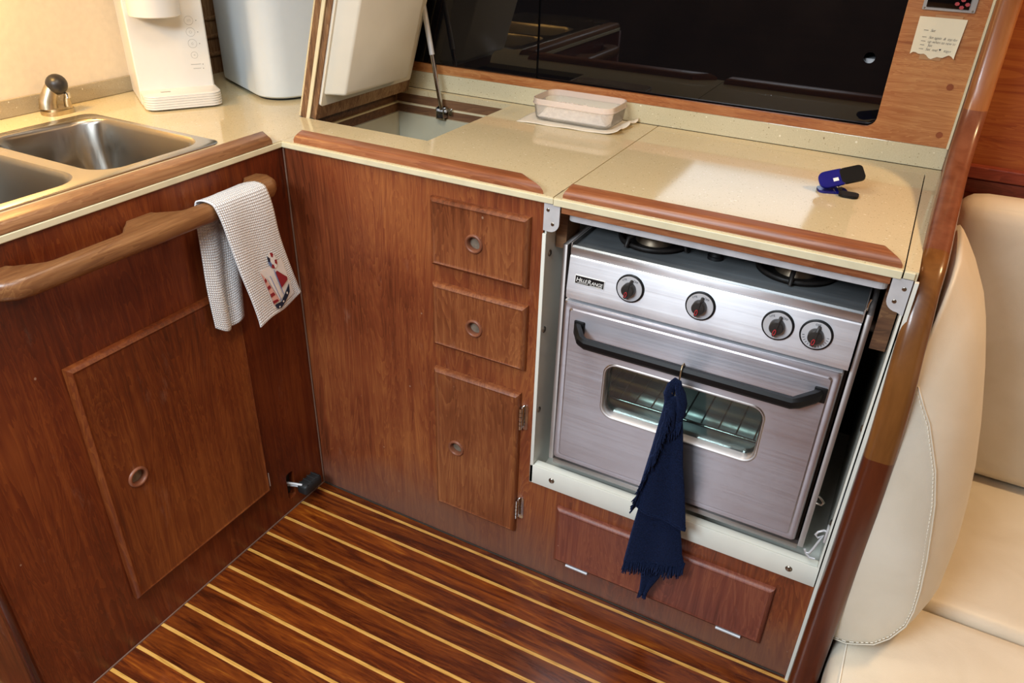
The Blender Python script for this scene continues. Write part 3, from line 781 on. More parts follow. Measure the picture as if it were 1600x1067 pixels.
# ============================================================ WATER DISPENSER
U = Vector((.53, .848, 0)); U.normalize(); Dv = Vector((-U.y, U.x, 0))   # along the front, and backwards
wdp = thing('water_dispenser', 'slim white countertop water dispenser with a ribbed drip tray', 'water dispenser', (-.42, .10, T))
F0 = Vector((-.3900, -.0060, T))     # front left corner of the tray at the worktop
Wd = .168
def wp(u, d, z): return F0+U*u+Dv*d+Vector((0, 0, z))
def fr_round(ins, dback, n=8, r=.026):
    pts = [(ins, dback)]
    for k in range(n+1):
        a = PI+PI/2*k/n; pts.append((ins+r+r*math.cos(a), ins+r+r*math.sin(a)))
    for k in range(n+1):
        a = 3*PI/2+PI/2*k/n; pts.append((Wd-ins-r+r*math.cos(a), ins+r+r*math.sin(a)))
    pts.append((Wd-ins, dback)); return pts
m = MB(); rings = []
zt = .0035
prof = [(.003, zt)]
for k in range(5):
    zb = zt+.0010+k*.0054
    prof += [(.0, zb), (.0, zb+.0038), (.0016, zb+.0043), (.0016, zb+.0050)]
prof += [(0, .0320), (.0005, .0335), (.0025, .0348)]
for ins, z in prof: rings.append([wp(a, b, z) for a, b in fr_round(ins, .11)])
m.loft(rings); link('drip_tray', m, 'whitep', wdp, 30)
link('tray_slot', MB().prism([wp(a, b, .0350) for a, b in rr(.050, .038, .022, .008, .003, 3)], (0, 0, .0004)), 'grey', wdp)
for u in (.06, .120): link('foot', MB().prism([wp(a, b, .0002) for a, b in rr(u, .022, .014, .006, .002, 2)], (0, 0, .0036)), 'blackr', wdp)
m = MB(); m.loft([[wp(a, b, z) for a, b in ((-.0008, .074), (.002, .071), (Wd-.006, .071), (Wd-.003, .074), (Wd-.003, .30), (-.0008, .30))] for z in (.0035, .40)])
# body sits behind the tray
link('body', m, 'whitep', wdp, 25)
m = MB(); c = wp(.060, .047, 0)
m.loft([[Vector((c.x, c.y, T+z))+U*(math.cos(a)*r*1.0)+Dv*(math.sin(a)*r) for a in [2*PI*k/40 for k in range(40)]] for r, z in ((.030, .1980), (.050, .1960), (.0535, .1980), (.0545, .31))])
link('dispensing_head', m, 'whitep', wdp, 40)
link('nozzle', MB().cyl(c+Vector((0, 0, .192)), (0, 0, 1), .018, .006, 24), 'black', wdp)
for i, (u, z, r) in enumerate(((.131, .1795, .0094), (.131, .1548, .0094), (.131, .1300, .0094), (.131, .1047, .0072))):
    pts = [wp(u+math.cos(a)*r, .0707, z+math.sin(a)*r) for a in [2*PI*k/32 for k in range(32)]]
    b = link('button', MB().tube(pts, .00028, 5, closed=True), 'grey', wdp)
    gl = MB(); pc = wp(u, .0706, z)
    if i == 0: 
        for q in (-.003, 0, .003): gl.tube([wp(u+q, .0707, z-.0025), wp(u+q+.0008, .0707, z), wp(u+q, .0707, z+.0025)], .00025, 5)
    elif i == 1: gl.tube([wp(u+math.cos(a)*.0028, .0707, z+math.sin(a)*.0028) for a in [2*PI*k/12 for k in range(12)]], .00025, 5, closed=True)
    elif i == 2: gl.tube([wp(u, .0707, z+.003), wp(u-.0022, .0707, z-.001), wp(u, .0707, z-.0028), wp(u+.0022, .0707, z-.001)], .00025, 5, closed=True)
    else: gl.tube([wp(u-.002, .0707, z), wp(u, .0707, z+.0014), wp(u+.002, .0707, z), wp(u, .0707, z-.0014)], .00025, 5, closed=True)
    link('icon', gl, 'grey', b)
for u, z in ((.1468, .179), (.1468, .1542), (.1468, .1292), (.1466, .0837), (.1464, .0745)): link('indicator_dot', MB().prism([wp(u+math.cos(a)*.0009, .0709, z+math.sin(a)*.0009) for a in [PI/4*k for k in range(8)]], Dv*-.0004), 'blackr', wdp)
for u0, u1, z in ((.120, .142, .0840), (.124, .141, .0748)): link('small_print', MB().prism([wp(u0, .0709, z), wp(u1, .0709, z), wp(u1, .0709, z+.0009), wp(u0, .0709, z+.0009)], Dv*-.0004), 'grey', wdp)

# ============================================================ WHITE APPLIANCE / BIN
bt = thing('white_appliance', 'large rounded white appliance in the corner behind the icebox lid', 'appliance', (-.33, .38, T))
A0 = Vector((-.549, .353, T)); Ub = Vector((.905, -.425, 0)).normalized(); Db = Vector((-Ub.y, Ub.x, 0))
def bring(ins, z, r=.065):
    pts = []
    for a, b in rr(.172, .103, .344-ins*2, .206-ins*2, r-ins*.5, 8): pts.append(A0+Ub*a+Db*b+Vector((0, 0, z)))
    return pts
m = MB(); m.loft([bring(.006, .006), bring(.001, .010), bring(0, .016), bring(0, .42)]); link('housing', m, 'whiteb', bt, 30)
m = MB(); m.loft([bring(.012, 0.0004), bring(.010, .006)]); link('plinth', m, 'blackr', bt, 30)
pl_ = MB(); pl_.box(-.5915, -.588, .30, .44, T+.0005, T+.30)
for z in (.03, .075, .12): pl_.cyl((-.5865, .30, T+z+.02), (0, 1, 0), .006, .14, 12)
o = link('wall_rack', pl_, 'ply', origin=(-.58, .37, T)); tag(o, 'brown slatted rack glimpsed in the gap between the two white appliances', 'rack')

# ============================================================ ICEBOX AND LID
ib = thing('icebox', 'deep pale icebox well let into the worktop with wooden rabbeted rim', 'icebox', (.08, .35, .60))
X0, X1, Y0, Y1 = -.0990, .2480, .1630, .5400
def ringbox(x0, x1, y0, y1, t, z0, z1):
    m = MB(); m.box(x0, x1, y0, y0+t, z0, z1); m.box(x0, x1, y1-t, y1, z0, z1); m.box(x0, x0+t, y0+t, y1-t, z0, z1); m.box(x1-t, x1, y0+t, y1-t, z0, z1); return m
link('upper_rabbet', ringbox(X0-.010, X1+.010, Y0-.010, Y1+.010, .010, .8742, .8960), 'plyx', ib)
link('gasket_ledge', ringbox(X0-.008, X1+.008, Y0-.008, Y1+.008, .014, .8700, .8740), 'edge', ib)
link('lower_rabbet', ringbox(X0-.004, X1+.004, Y0-.004, Y1+.004, .011, .8500, .8698), 'plyx', ib)
w1 = ringbox(X0+.004, X1-.004, Y0+.004, Y1-.004, .010, .8430, .8499); link('liner_rim', w1, 'gelw', ib)
w2 = ringbox(X0+.008, X1-.008, Y0+.008, Y1-.008, .006, .460, .8429); w2.box(X0+.008, X1-.008, Y0+.008, Y1-.008, .455, .460)
link('liner', w2, 'gelw', ib)

TH = math.radians(16.8)
hp = Vector((-.0960, 0, .9125))
ex = Vector((math.sin(TH), 0, math.cos(TH)))      # up along the lid
en = Vector((math.cos(TH), 0, -math.sin(TH)))     # towards the underside
def lp(s_, y, d): return hp+ex*s_+en*d+Vector((0, y, 0))
def lbox(m, s0, s1, y0, y1, d0, d1, bev=0):
    r = bmesh.ops.create_cube(m.bm, size=1.0); vs = r['verts']
    for v in vs:
        a, b, c_ = v.co.x+.5, v.co.y+.5, v.co.z+.5
        v.co = lp(s0+(s1-s0)*a, y0+(y1-y0)*b, d0+(d1-d0)*c_)
    if bev:
        bmesh.ops.bevel(m.bm, geom=list({e for v in vs for e in v.link_edges}), offset=bev, segments=4, affect='EDGES')
    return m
LY0, LY1, LS = .1645, .5385, .343
m = MB(); lbox(m, 0, LS, LY0, LY1, .0, .0160); ld = link('lid', m, 'ply', ib)
ld['label'] = 'propped open wooden lid with a thick white insulating block'
link('worktop_skin', lbox(MB(), 0, LS, LY0, LY1, -.0040, .0), 'stone', ld)
m = MB(); lbox(m, .0, LS, LY0, LY1, .0162, .0225); lbox(m, .0, LS, LY0, LY0+.003, .0225, .0250); lbox(m, 0, .003, LY0, LY1, .0225, .0250)
link('edge_bead', m, 'edge', ld)
m = MB(); lbox(m, .006, LS-.006, LY0+.006, LY1-.006, .0225, .0380); link('inner_core', m, 'ply', ld)
m = MB()
def lring(s0, s1, y0, y1, d, r): return [lp(a, b, d) for a, b in rr((s0+s1)/2, (y0+y1)/2, s1-s0, y1-y0, r, 5)]
m.loft([lring(.040, LS-.014, .174, .522, .0381, .006), lring(.040, LS-.014, .174, .522, .0440, .006)]); link('block_flange', m, 'foam', ld, 40)
m = MB(); m.loft([lring(.066, LS-.030, .180, .486, .0442, .006), lring(.0760, LS-.040, .198, .444, .0805, .007), lring(.0775, LS-.0415, .2005, .441, .0838, .007), lring(.0810, LS-.045, .2045, .437, .0852, .007)])
link('insulating_block', m, 'foam', ld, 40)
for y in (.20, .45): link('hinge', MB().cyl((X0-.006, y, T+.0034), (0, 1, 0), .003, .05, 10), 'chrome', ld, 40)

top_ = Vector((.0040, .521, 1.128)); bot_ = Vector((.0545, .519, .876))
sty = link('stay_rod', MB().tube([bot_, top_], .0058, 14), 'chrome', ib, 60)
link('rod_sleeve', MB().tube([lerp(bot_, top_, .52), lerp(bot_, top_, .98)], .0066, 14), 'alu', sty, 60)
m = MB()
for x in (.0430, .0640): m.prism([(x, .519+a, .868+b) for a, b in rr(0, 0, .020, .030, .006, 3)], (.0022, 0, 0))
m.box(.0430, .0662, .527, .5295, .855, .883); m.box(.0430, .0662, .509, .5290, .853, .8555)
link('bracket', m, 'chrome', sty, 40)
m = MB(); m.cyl((.041, .519, .873), (1, 0, 0), .0035, .028, 12); link('pivot_pin', m, 'alu', sty, 40)
m = MB(); m.box(.070, .082, .524, .5292, .862, .880, .002); m.cyl((.076, .524, .875), (0, -1, 0), .003, .002, 10)
link('side_tab', m, 'chrome', sty, 40)

# ============================================================ STOVE RECESS LINER
ln = thing('stove_recess', 'white gelcoat lined recess with flanged edge holding the stove', 'recess', (.9, .0, .25))
m = MB()
m.box(.6010, .6085, -.0045, .0, .2640, .8400, .001)                      # left flange
m.box(.6010, 1.1965, -.0045, .0, .2635, .3110, .001)                     # sill face
link('flange', m, 'gel', ln, 40)
m = MB()
m.box(.6040, .6075, .0, .52, .264, .8670); m.box(1.1925, 1.1960, -.004, .52, .264, .8670)
m.box(.6075, 1.1925, .0, .018, .264, .3110, .002); m.box(.6075, 1.1925, .018, .52, .264, .2700)
link('liner', m, 'gel', ln, 30)
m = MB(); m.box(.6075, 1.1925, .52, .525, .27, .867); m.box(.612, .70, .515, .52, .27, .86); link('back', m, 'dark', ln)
m = MB(); m.box(1.1665, 1.190, .035, .075, .755, .8665); link('support_block', m, 'plyx', ln)
m = MB(); m.box(.6090, .630, .04, .10, .80, .8665); link('support_block', m, 'plyx', ln)
sc = [((.6080, .018, .795), (1, 0, 0)), ((.6080, .0125, .6356), (1, 0, 0)), ((.6080, .0105, .447), (1, 0, 0)),
      ((.6535, -.0045, .2875), (0, -1, 0)), ((1.1467, -.0045, .2865), (0, -1, 0)), ((1.1925, .012, .62), (-1, 0, 0)), ((1.1925, .012, .41), (-1, 0, 0))]
for c, ax in sc:
    s_ = link('screw', MB().lathe(c, ax, [(.0066, 0), (.0060, .0014), (.0035, .0026), (.0010, .0028)], 20), 'screw', ln, 60)
# corner brackets
def bracket(x0, x1, z0, z1, corner, name, label):
    t = thing(name, label, 'bracket', ((x0+x1)/2, 0, z0))
    r = .018; pts = [(x0, z1), (x1, z1)]
    if corner == 'r':
        pts += [(x1-r+r*math.cos(-a), z0+r+r*math.sin(-a)) for a in [PI/2*k/6 for k in range(7)]] + [(x0, z0+.001)]
    else:
        pts += [(x1, z0-.004)] + [(x0+r-r*math.sin(a), z0+r-r*math.cos(a)) for a in [PI/2*k/6 for k in range(7)]]
    link('plate', MB().prism([(a, -.0052, b) for a, b in pts], (0, .0016, 0)), 'alu', t)
    return t
b = bracket(.6025, .6330, .8460, .8975, 'r', 'corner_bracket', 'small aluminium corner bracket with two screws at the left of the stove cover')
for c in ((.6105, .886), (.6205, .8610)): link('screw', MB().lathe((c[0], -.0052, c[1]), (0, -1, 0), [(.0034, 0), (.0026, .0008), (.0008, .0004)], 16), 'screw', b, 60)
b = bracket(1.1690, 1.1965, .8440, .8975, 'l', 'corner_bracket', 'small aluminium corner bracket with two screws beside the curved trim, right of the stove cover')
for c in ((1.1880, .882), (1.1800, .8600)): link('screw', MB().lathe((c[0], -.0052, c[1]), (0, -1, 0), [(.0034, 0), (.0026, .0008), (.0008, .0004)], 16), 'screw', b, 60)

# ============================================================ STOVE
sv = thing('gas_stove', 'stainless steel gimballed marine gas stove with oven', 'stove', (.9, .25, .30))
# outer side frames
for x0, x1, nm in ((.6330, .6425, 'l'), (1.1495, 1.1595, 'r')):
    m = MB(); m.box(x0, x1, .0190, .46, .3260, .8180, .001); link('side_frame', m, 'steelf', sv, 40)
    m = MB(); m.cyl((x0 if nm == 'l' else x1, .40, .62), (-1 if nm == 'l' else 1, 0, 0), .012, .0250 if nm == 'l' else .032, 16); link('gimbal_pivot', m, 'steelf', sv, 40)
m = MB(); m.box(.6427, 1.1493, .020, .45, .3170, .3290, .001); link('bottom_rail', m, 'steelf', sv, 40)
# oven carcass (open box behind the door)
m = MB(); m.box(.6450, .6500, .030, .44, .3300, .8000); m.box(1.1420, 1.1470, .030, .44, .3300, .8000)
m.box(.6500, 1.1420, .435, .44, .3300, .8000); m.box(.65, 1.142, .03, .435, .705, .709); link('carcass', m, 'dark', sv)
m = MB(); m.box(.700, 1.085, .400, .405, .42, .66); m.box(.700, 1.085, .04, .405, .4150, .4200); m.box(.700, 1.085, .04, .405, .655, .660)
m.box(.6950, .700, .04, .405, .415, .66); m.box(1.085, 1.090, .04, .405, .415, .66); link('oven_lining', m, 'steel', sv)
rk = MB()
rk.tube([(.703, .055, .500), (1.082, .055, .500)], .0028, 8); rk.tube([(.703, .38, .500), (1.082, .38, .500)], .0028, 8)
for k in range(11):
    x = .725+k*.0335; rk.tube([(x, .055, .4985), (x, .38, .4985)], .0016, 6)
link('oven_rack', rk, 'chrome', sv, 60)
rk = MB(); rk.tube([(.715, .17, .437), (1.07, .17, .437)], .013, 14); link('burner_tube', rk, 'steel', sv, 60)
# control panel: leans back slightly, folded under at the bottom
cpn = MB()
cpn.loft([[Vector((x, y, z)) for y, z in ((.0000, .7245), (-.0015, .7330), (-.0015, .7440), (.0055, .8045), (.0075, .8065), (.0300, .8065), (.0300, .7245))] for x in (.6545, 1.1465)])
pf = link('control_fascia', cpn, 'steel', sv, 20)
# cooktop pan with raised front lip
ck = MB()
ck.loft([[Vector((x, y, z)) for y, z in ((.0095, .8068), (.0095, .8215), (.0120, .8245), (.0165, .8235), (.0200, .8205), (.43, .8205), (.43, .8068))] for x in (.6560, 1.1445)])
link('cooktop_pan', ck, 'cook', sv, 20)
m = MB(); m.box(.6545, 1.1455, .0080, .0094, .8070, .8215, .0006); link('cooktop_lip', m, 'steel', sv, 30)
for x0 in (.6530, 1.1447): link('cooktop_side', MB().box(x0, x0+.0028, .0095, .43, .8068, .8290, .0008), 'steelf', sv)
def burner(cx, cy, R, ang):
    z = .8205
    b = link('burner', MB().lathe((cx, cy, z), (0, 0, 1), [(R*.55, 0), (R*.50, .010), (R*.47, .012), (R*.50, .014), (R*.46, .022), (R*.2, .024)], 32, False, True), 'burner', sv, 40)
    sl = MB()
    for k in range(28):
        a = 2*PI*k/28; q = Vector((cx+R*.503*math.cos(a), cy+R*.503*math.sin(a), z+.0150))
        sl.box(q.x-.0007, q.x+.0007, q.y-.0007, q.y+.0007, q.z, q.z+.0035)
    link('flame_ports', sl, 'blackp', b)
    link('bowl_well', MB().lathe((cx, cy, z), (0, 0, 1), [(R*1.02, .0002), (R*.95, .0012), (R*.6, .0004)], 36, False, True), 'cast', b, 40)
    g = MB(); pts = [(cx+R*math.cos(2*PI*k/36), cy+R*math.sin(2*PI*k/36), z+.0065) for k in range(36)]
    g.tube(pts, .0038, 8, closed=True)
    for k in range(4):
        a = ang+PI/2*k; d = Vector((math.cos(a), math.sin(a), 0)); c = Vector((cx, cy, z))
        g.tube([c+d*R*1.18+Vector((0, 0, .004)), c+d*R*1.10+Vector((0, 0, .020)), c+d*R*.80+Vector((0, 0, .024)), c+d*R*.50+Vector((0, 0, .024))], [.0032, .0042, .0042, .0034], 8)
    link('pan_grate', g, 'cast', sv, 60)
burner(.772, .120, .064, math.radians(-45+20)); burner(1.024, .125, .066, math.radians(-90+2))
link('rear_burner', MB().lathe((.90, .30, .8205), (0, 0, 1), [(.04, 0), (.036, .014), (.03, .02)], 28, False, True), 'burner', sv, 40)
link('igniter_button', MB().lathe((.8905, .098, .8205), (0, 0, 1), [(.014, 0), (.014, .006), (.0115, .0065), (.010, .012), (.006, .013)], 24), 'blackr', sv, 50)
link('latch_tab', MB().tube([(1.148, .0165, .826), (1.148, .0165, .838), (1.150, .0165, .846)], .0014, 8), 'chrome', sv, 60)

# fascia normal
fn = Vector((0, -.0605, .0070)).normalized(); fu = Vector((0, .0070, .0605)).normalized(); fx = Vector((1, 0, 0))
def fpnt(x, z, d=0):  # point on the leaning fascia
    t = (z-.7440)/(.8045-.7440); return Vector((x, lerp(-.0015, .0055, t), z))+fn*d
def knob(x, z, kind):
    c = fpnt(x, z); k = thing('x', '', '', (0, 0, 0)); bpy.data.objects.remove(k)
    dsk = link('control_knob', MB().lathe(c, fn, [(.0258, 0), (.0258, .0015), (.0248, .0040), (.0236, .0044)], 44), 'black', sv, 40)
    link('dial', MB().lathe(c+fn*.0042, fn, [(.0228, 0), (.0224, .0007), (.0001, .0008)], 44), 'dial', dsk, 40)
    g = MB(); g.lathe(c+fn*.0049, fn, [(.0122, 0), (.0120, .004), (.0115, .012), (.0100, .0145), (.004, .0150)], 36)
    # finger ridge pointing down and slightly left
    dr_ = (fu*-1*math.cos(.16)+fx*-math.sin(.16)*1).normalized(); sd = dr_.cross(fn).normalized()
    r0 = [c+fn*.0049+dr_*a+sd*b_ for a, b_ in ((-.0165, -.0028), (-.0180, 0), (-.0165, .0028), (.0160, .0038), (.0198, 0), (.0160, -.0038))]
    r1 = [p+fn*.0165 for p in [c+fn*.0049+dr_*a+sd*b_ for a, b_ in ((-.0110, -.0018), (-.0120, 0), (-.0110, .0018), (.0115, .0026), (.0140, 0), (.0115, -.0026))]]
    g.loft([r0, r1]); link('grip', g, 'darkk', dsk, 45)
    e = MB(); cc = c+fn*.0216+dr_*.006
    e.tube([cc+dr_*(.0048*math.cos(a))+sd*(.0020*math.sin(a)) for a in [2*PI*q/20 for q in range(20)]], .0006, 6, closed=True)
    link('red_pointer', e, 'red', dsk, 60)
    Mx = lambda ox, oz: frame(c+fn*.0051+fx*ox+fu*oz, fx, fu)
    if kind == 'b':
        text_mesh('dial_lettering', 'OFF', .0052, 'blackp', dsk, frame(c+fn*.0051+fx*.0042+fu*.0150, fx-fu*.35, fu), .0001)
        text_mesh('dial_lettering', 'LITE', .0048, 'blackp', dsk, frame(c+fn*.0051-fx*.0150+fu*.0120, fx+fu*.35, fu), .0001)
    else:
        tk = MB()
        for q in range(14):
            a = -PI*.95+q*PI*.95/13; d = fx*math.cos(a)+fu*math.sin(a); s2 = d.cross(fn)
            p = c+fn*.0051
            tk.prism([p+d*.0170-s2*.0004, p+d*.0205-s2*.0004, p+d*.0205+s2*.0004, p+d*.0170+s2*.0004], fn*.0001)
        link('dial_marks', tk, 'blackp', dsk)
        text_mesh('dial_lettering', 'OFF', .0048, 'blackp', dsk, frame(c+fn*.0051-fx*.0045+fu*.0165, fx, fu), .0001)
for x, k in ((.7737, 'b'), (.8992, 'b'), (1.0275, 'b'), (1.0874, 'o')): knob(x, .7725, k)
# maker's plate
bd = MB(); bd.prism([fpnt(.6690, .7575, .0001), fpnt(.7260, .7575, .0001), fpnt(.7260, .7735, .0001), fpnt(.6690, .7735, .0001)], fn*.0010)
bdo = link('maker_plate', bd, 'white', sv)
bd = MB(); bd.prism([fpnt(.6700, .7584, .0011), fpnt(.7250, .7584, .0011), fpnt(.7250, .7726, .0011), fpnt(.6700, .7726, .0011)], fn*.0003)
link('plate_field', bd, 'blackp', bdo)
def lettering(body, size, x, z):
    text_mesh('lettering', body, size, 'white', bdo, frame(fpnt(x, z, .0015), fx, fu), .00015, .18, .90)
lettering('H', .0115, .6712, .7620); lettering('ILLE', .0086, .6792, .7625); lettering('R', .0115, .6935, .7615); lettering('ANGE', .0086, .7010, .7615)
ul = MB(); ul.prism([fpnt(.6740, .7602, .0015), fpnt(.6950, .7602, .0015), fpnt(.6950, .7608, .0015), fpnt(.6740, .7608, .0015)], fn*.0002)
ul.prism([fpnt(.6985, .7592, .0015), fpnt(.7225, .7592, .0015), fpnt(.7225, .7599, .0015), fpnt(.6985, .7599, .0015)], fn*.0002); link('underline', ul, 'white', bdo)

# oven door
dw = MB()
def drr(ins, r): return rr((.6500+1.1420)/2, (.3490+.7170)/2, .4920-2*ins, .3680-2*ins, r, 5)
dw.loft([[Vector((a, y, b)) for a, b in drr(i, r)] for y, i, r in ((.0290, .0, .006), (.0050, .0, .006), (.0010, .002, .006), (.0000, .0055, .006), (.0014, .0105, .006), (.0014, .0125, .006), (-.0008, .0150, .006))])
door = link('oven_door', dw, 'steeld', sv, 30)
WX0, WX1, WZ0, WZ1 = .7440, 1.0410, .4910, .6110
wc = ((WX0+WX1)/2, (WZ0+WZ1)/2, WX1-WX0, WZ1-WZ0)
cut(door, MB().prism([(a, -.05, b) for a, b in rr(*wc, .024, 8)], (0, .12, 0)))
m = MB(); m.loft([[Vector((a, y, b)) for a, b in rr(wc[0], wc[1], wc[2]-2*i, wc[3]-2*i, .024-i*.6, 8)] for y, i in ((-.0008, -.0025), (-.0020, -.001), (-.0022, .0008), (-.0005, .0030), (.0100, .0050), (.028, .0060))], False, False)
link('window_bezel', m, 'steelf', door, 60)
m = MB(); m.prism([(a, .0150, b) for a, b in rr(wc[0], wc[1], wc[2]-.012, wc[3]-.012, .018, 8)], (0, .003, 0)); link('window_glass', m, 'glass', door)
m = MB(); m.loft([[Vector((x, y, z)) for y, z in ((.0300, .7175), (.0060, .7175), (.0030, .7168), (.0030, .7160), (.0300, .7160))] for x in (.652, 1.140)]); link('door_top_edge', m, 'steel', door, 20)
# handle: angled ends to stand-offs
hd = MB()
def bar(p, q, hw=.0105, th=.0085):
    p = Vector(p); q = Vector(q); t = (q-p).normalized(); n = Vector((0, -1, 0)); n = (n-t*n.dot(t)).normalized(); u = t.cross(n)
    prof = [(-hw, 0), (-hw, th*.7), (-hw*.6, th), (hw*.6, th), (hw, th*.7), (hw, 0)]
    hd.loft([[pp+u*a+n*b for a, b in prof] for pp in (p, q)])
hz = .6620
P_ = [(.6870, -.004, hz+.026), (.7080, -.036, hz-.002), (1.0850, -.036, hz-.002), (1.1100, -.004, hz+.026)]
pp = [Vector(q) for q in P_]
def hsec(p, wdt):   # section for handle loft
    out = []
    return out
rings = []
secs = [(Vector((.6835, -.001, hz+.008)), .011), (Vector((.6880, -.012, hz+.007)), .0115), (Vector((.7030, -.0330, hz+.001)), .0112), (Vector((.7130, -.037, hz-.001)), .0100),
        (Vector((1.0790, -.037, hz-.001)), .0100), (Vector((1.0890, -.0330, hz+.002)), .0112), (Vector((1.1110, -.012, hz+.007)), .0115), (Vector((1.1160, -.001, hz+.008)), .011)]
for i, (p, hw) in enumerate(secs):
    t = (secs[min(i+1, 7)][0]-secs[max(i-1, 0)][0]).normalized()
    u = Vector((0, 0, 1)); u = (u-t*u.dot(t)).normalized(); n = t.cross(u)
    th = .0080
    rings.append([p+u*a+n*b_ for a, b_ in ((-hw, -th*.5), (-hw, th*.5), (-hw*.45, th), (hw*.45, th), (hw, th*.5), (hw, -th*.5), (hw*.6, -th*.8), (-hw*.6, -th*.8))])
hd.loft(rings); link('handle', hd, 'black', door, 30)
for x0 in (.6760, 1.1065): link('handle_mount', MB().box(x0, x0+.0205, -.0060, -.0005, hz-.006, hz+.022, .002), 'black', door, 40)

# gimbal latch hook beside the stove
lk = thing('hook_latch', 'small steel hook and eye latch at the lower right of the stove', 'latch', (1.185, .0, .36))
m = MB(); m.tube([(1.1925, .004, .395), (1.184, .000, .398), (1.176, -.004, .394), (1.173, -.004, .386), (1.178, -.004, .381), (1.185, .000, .386), (1.182, -.003, .375), (1.176, -.004, .352), (1.172, -.004, .340), (1.166, -.004, .338), (1.163, -.004, .345)], .0022, 8)
m.tube([(1.166, -.004, .338), (1.174, -.004, .330), (1.184, -.004, .331)], .0024, 8)
link('hook', m, 'alu', lk, 60)
m = MB(); m.box(1.188, 1.1920, -.006, .012, .375, .405, .001); link('eye_plate', m, 'alu', lk, 40)
m = MB(); m.tube([(1.1597, .02, .436), (1.168, .018, .437), (1.171, .018, .443), (1.166, .018, .449), (1.1597, .02, .452)], .0024, 8); 
link('keeper_eye', m, 'screw', sv, 60)

# ============================================================ FOOT PUMP PEDAL
pd = thing('foot_pump_pedal', 'black rubber foot pump pedal on a metal arm near the floor corner', 'pedal', (.01, -.09, 0))
m = MB(); m.tube([(-.014, -.117, .076), (.004, -.112, .078), (.022, -.100, .072)], .0032, 8); m.tube([(-.014, -.112, .066), (.004, -.106, .067), (.022, -.096, .064)], .0032, 8)
link('arm', m, 'alu', pd, 60)
m = MB(); m.rbox(.0080, .0400, -.1060, -.0450, .0440, .0740, .008, .001, 8)
for q in range(4): m.tube([(.010, -.096+q*.014, .0745), (.038, -.096+q*.014, .0745)], .0014, 6)
link('pedal_pad', m, 'blackr', pd, 60)

# ============================================================ CONTAINER, NAPKIN, CLIP
nk = MB()
N0 = [Vector((.3300, .4060, T)), Vector((.5700, .4200, T)), Vector((.5680, .5500, T)), Vector((.3300, .5520, T))]
def nf(u, v):
    a = N0[0].lerp(N0[1], u); b = N0[3].lerp(N0[2], u); p = a.lerp(b, v)
    e = min(1, max(0, (u-.86)/.14)); p.z += .0006+e*e*(.010+.006*math.sin(v*13))+.0012*math.sin(u*9+v*4)**2*(1 if v < .1 or u < .08 else .3)
    p.x += e*.006*math.sin(v*15)
    if u < .12: p.z += .003*(1-u/.12)*(v)
    return p
nk.grid(nf, 30, 16)
nko = link('napkin', nk, 'napkin', origin=(.45, .48, T), smooth=180)
sl = nko.modifiers.new('s', 'SOLIDIFY'); sl.thickness = .0008; sl.offset = 1
tag(nko, 'folded white paper napkin under the clear plastic container', 'napkin')
tb = thing('food_container', 'clear plastic food container without lid on a white napkin', 'container', (.45, .49, T+.003))
tz = T+.0042
CX, CY = .4490, .4900
def tring(w_, h_, z, r): return [Vector((CX+a, CY+b, z)) for a, b in rr(0, 0, w_, h_, r, 6)]
m = MB()
outer = [(.176, .096, 0, .020), (.186, .106, .003, .022), (.1900, .110, .010, .024), (.1960, .1150, .034, .026)]
inner_ = [(.1930, .1120, .034, .025), (.1870, .107, .010, .023), (.182, .102, .0055, .022)]
m.loft([tring(a, b, tz+z, r) for a, b, z, r in outer+inner_]); link('tub', m, 'tub', tb, 50)
m = MB(); q = [(.1960, .1150, .034, .026), (.2010, .1200, .0345, .028), (.2020, .1210, .0365, .028), (.1990, .1180, .0375, .027), (.1990, .1180, .047, .027), (.1975, .1165, .0475, .026), (.1945, .1135, .0470, .025), (.1940, .1130, .034, .025)]
rg = [tring(a, b, tz+z, r) for a, b, z, r in q]; rg.append(rg[0]); m.loft(rg, False, False); link('rim', m, 'tubrim', tb, 50)
ck_ = MB()
def cf(u, v):
    x = lerp(-.084, .084, u); y = lerp(-.045, .045, v)
    e = min(u, 1-u, v*.7, (1-v)*.7)*10; e = min(1, e)
    return Vector((CX+x, CY+y, tz+.0062+e*(.014+.005*math.sin(u*3.1+.5)+.0022*math.sin(u*47+v*11)*math.sin(v*39+u*13)+.0016*random.random())))
ck_.grid(cf, 70, 36)
o = link('crumbly_food', ck_, 'cake', smooth=180, origin=(CX, CY, tz+.006)); tag(o, 'white powdery crumbled food in the clear container', 'food'); o['kind'] = 'stuff'

cl = thing('bag_clip', 'translucent blue and black plastic bag clip lying on the stove cover', 'clip', (1.045, .30, T))
def plate(m, L, w_, th, base, dx, dy, dn, r, x0=0):
    pts = rr(x0+L/2, 0, L, w_, r, 6)
    m.loft([[base+dx*a+dy*b+dn*c for a, b in pts] for c in (0, th)])
cx_ = Vector((.955, .297, 0)).normalized()
cx_ = Vector((.93, .367, 0)).normalized(); cy_ = Vector((-cx_.y, cx_.x, 0)); cz_ = Vector((0, 0, 1))
B0 = Vector((1.0110, .2930, T+.0005))
m = MB(); plate(m, .052, .032, .0040, B0, cx_, cy_, cz_, .012); link('lower_jaw', m, 'bluep', cl, 40)
c2 = (Vector((1, .02, 0))).normalized(); c2y = Vector((-c2.y, c2.x, 0))
m = MB(); plate(m, .034, .026, .0045, B0+Vector((.038, -.004, .0005)), c2, c2y, cz_, .010); link('lower_lever', m, 'black', cl, 40)
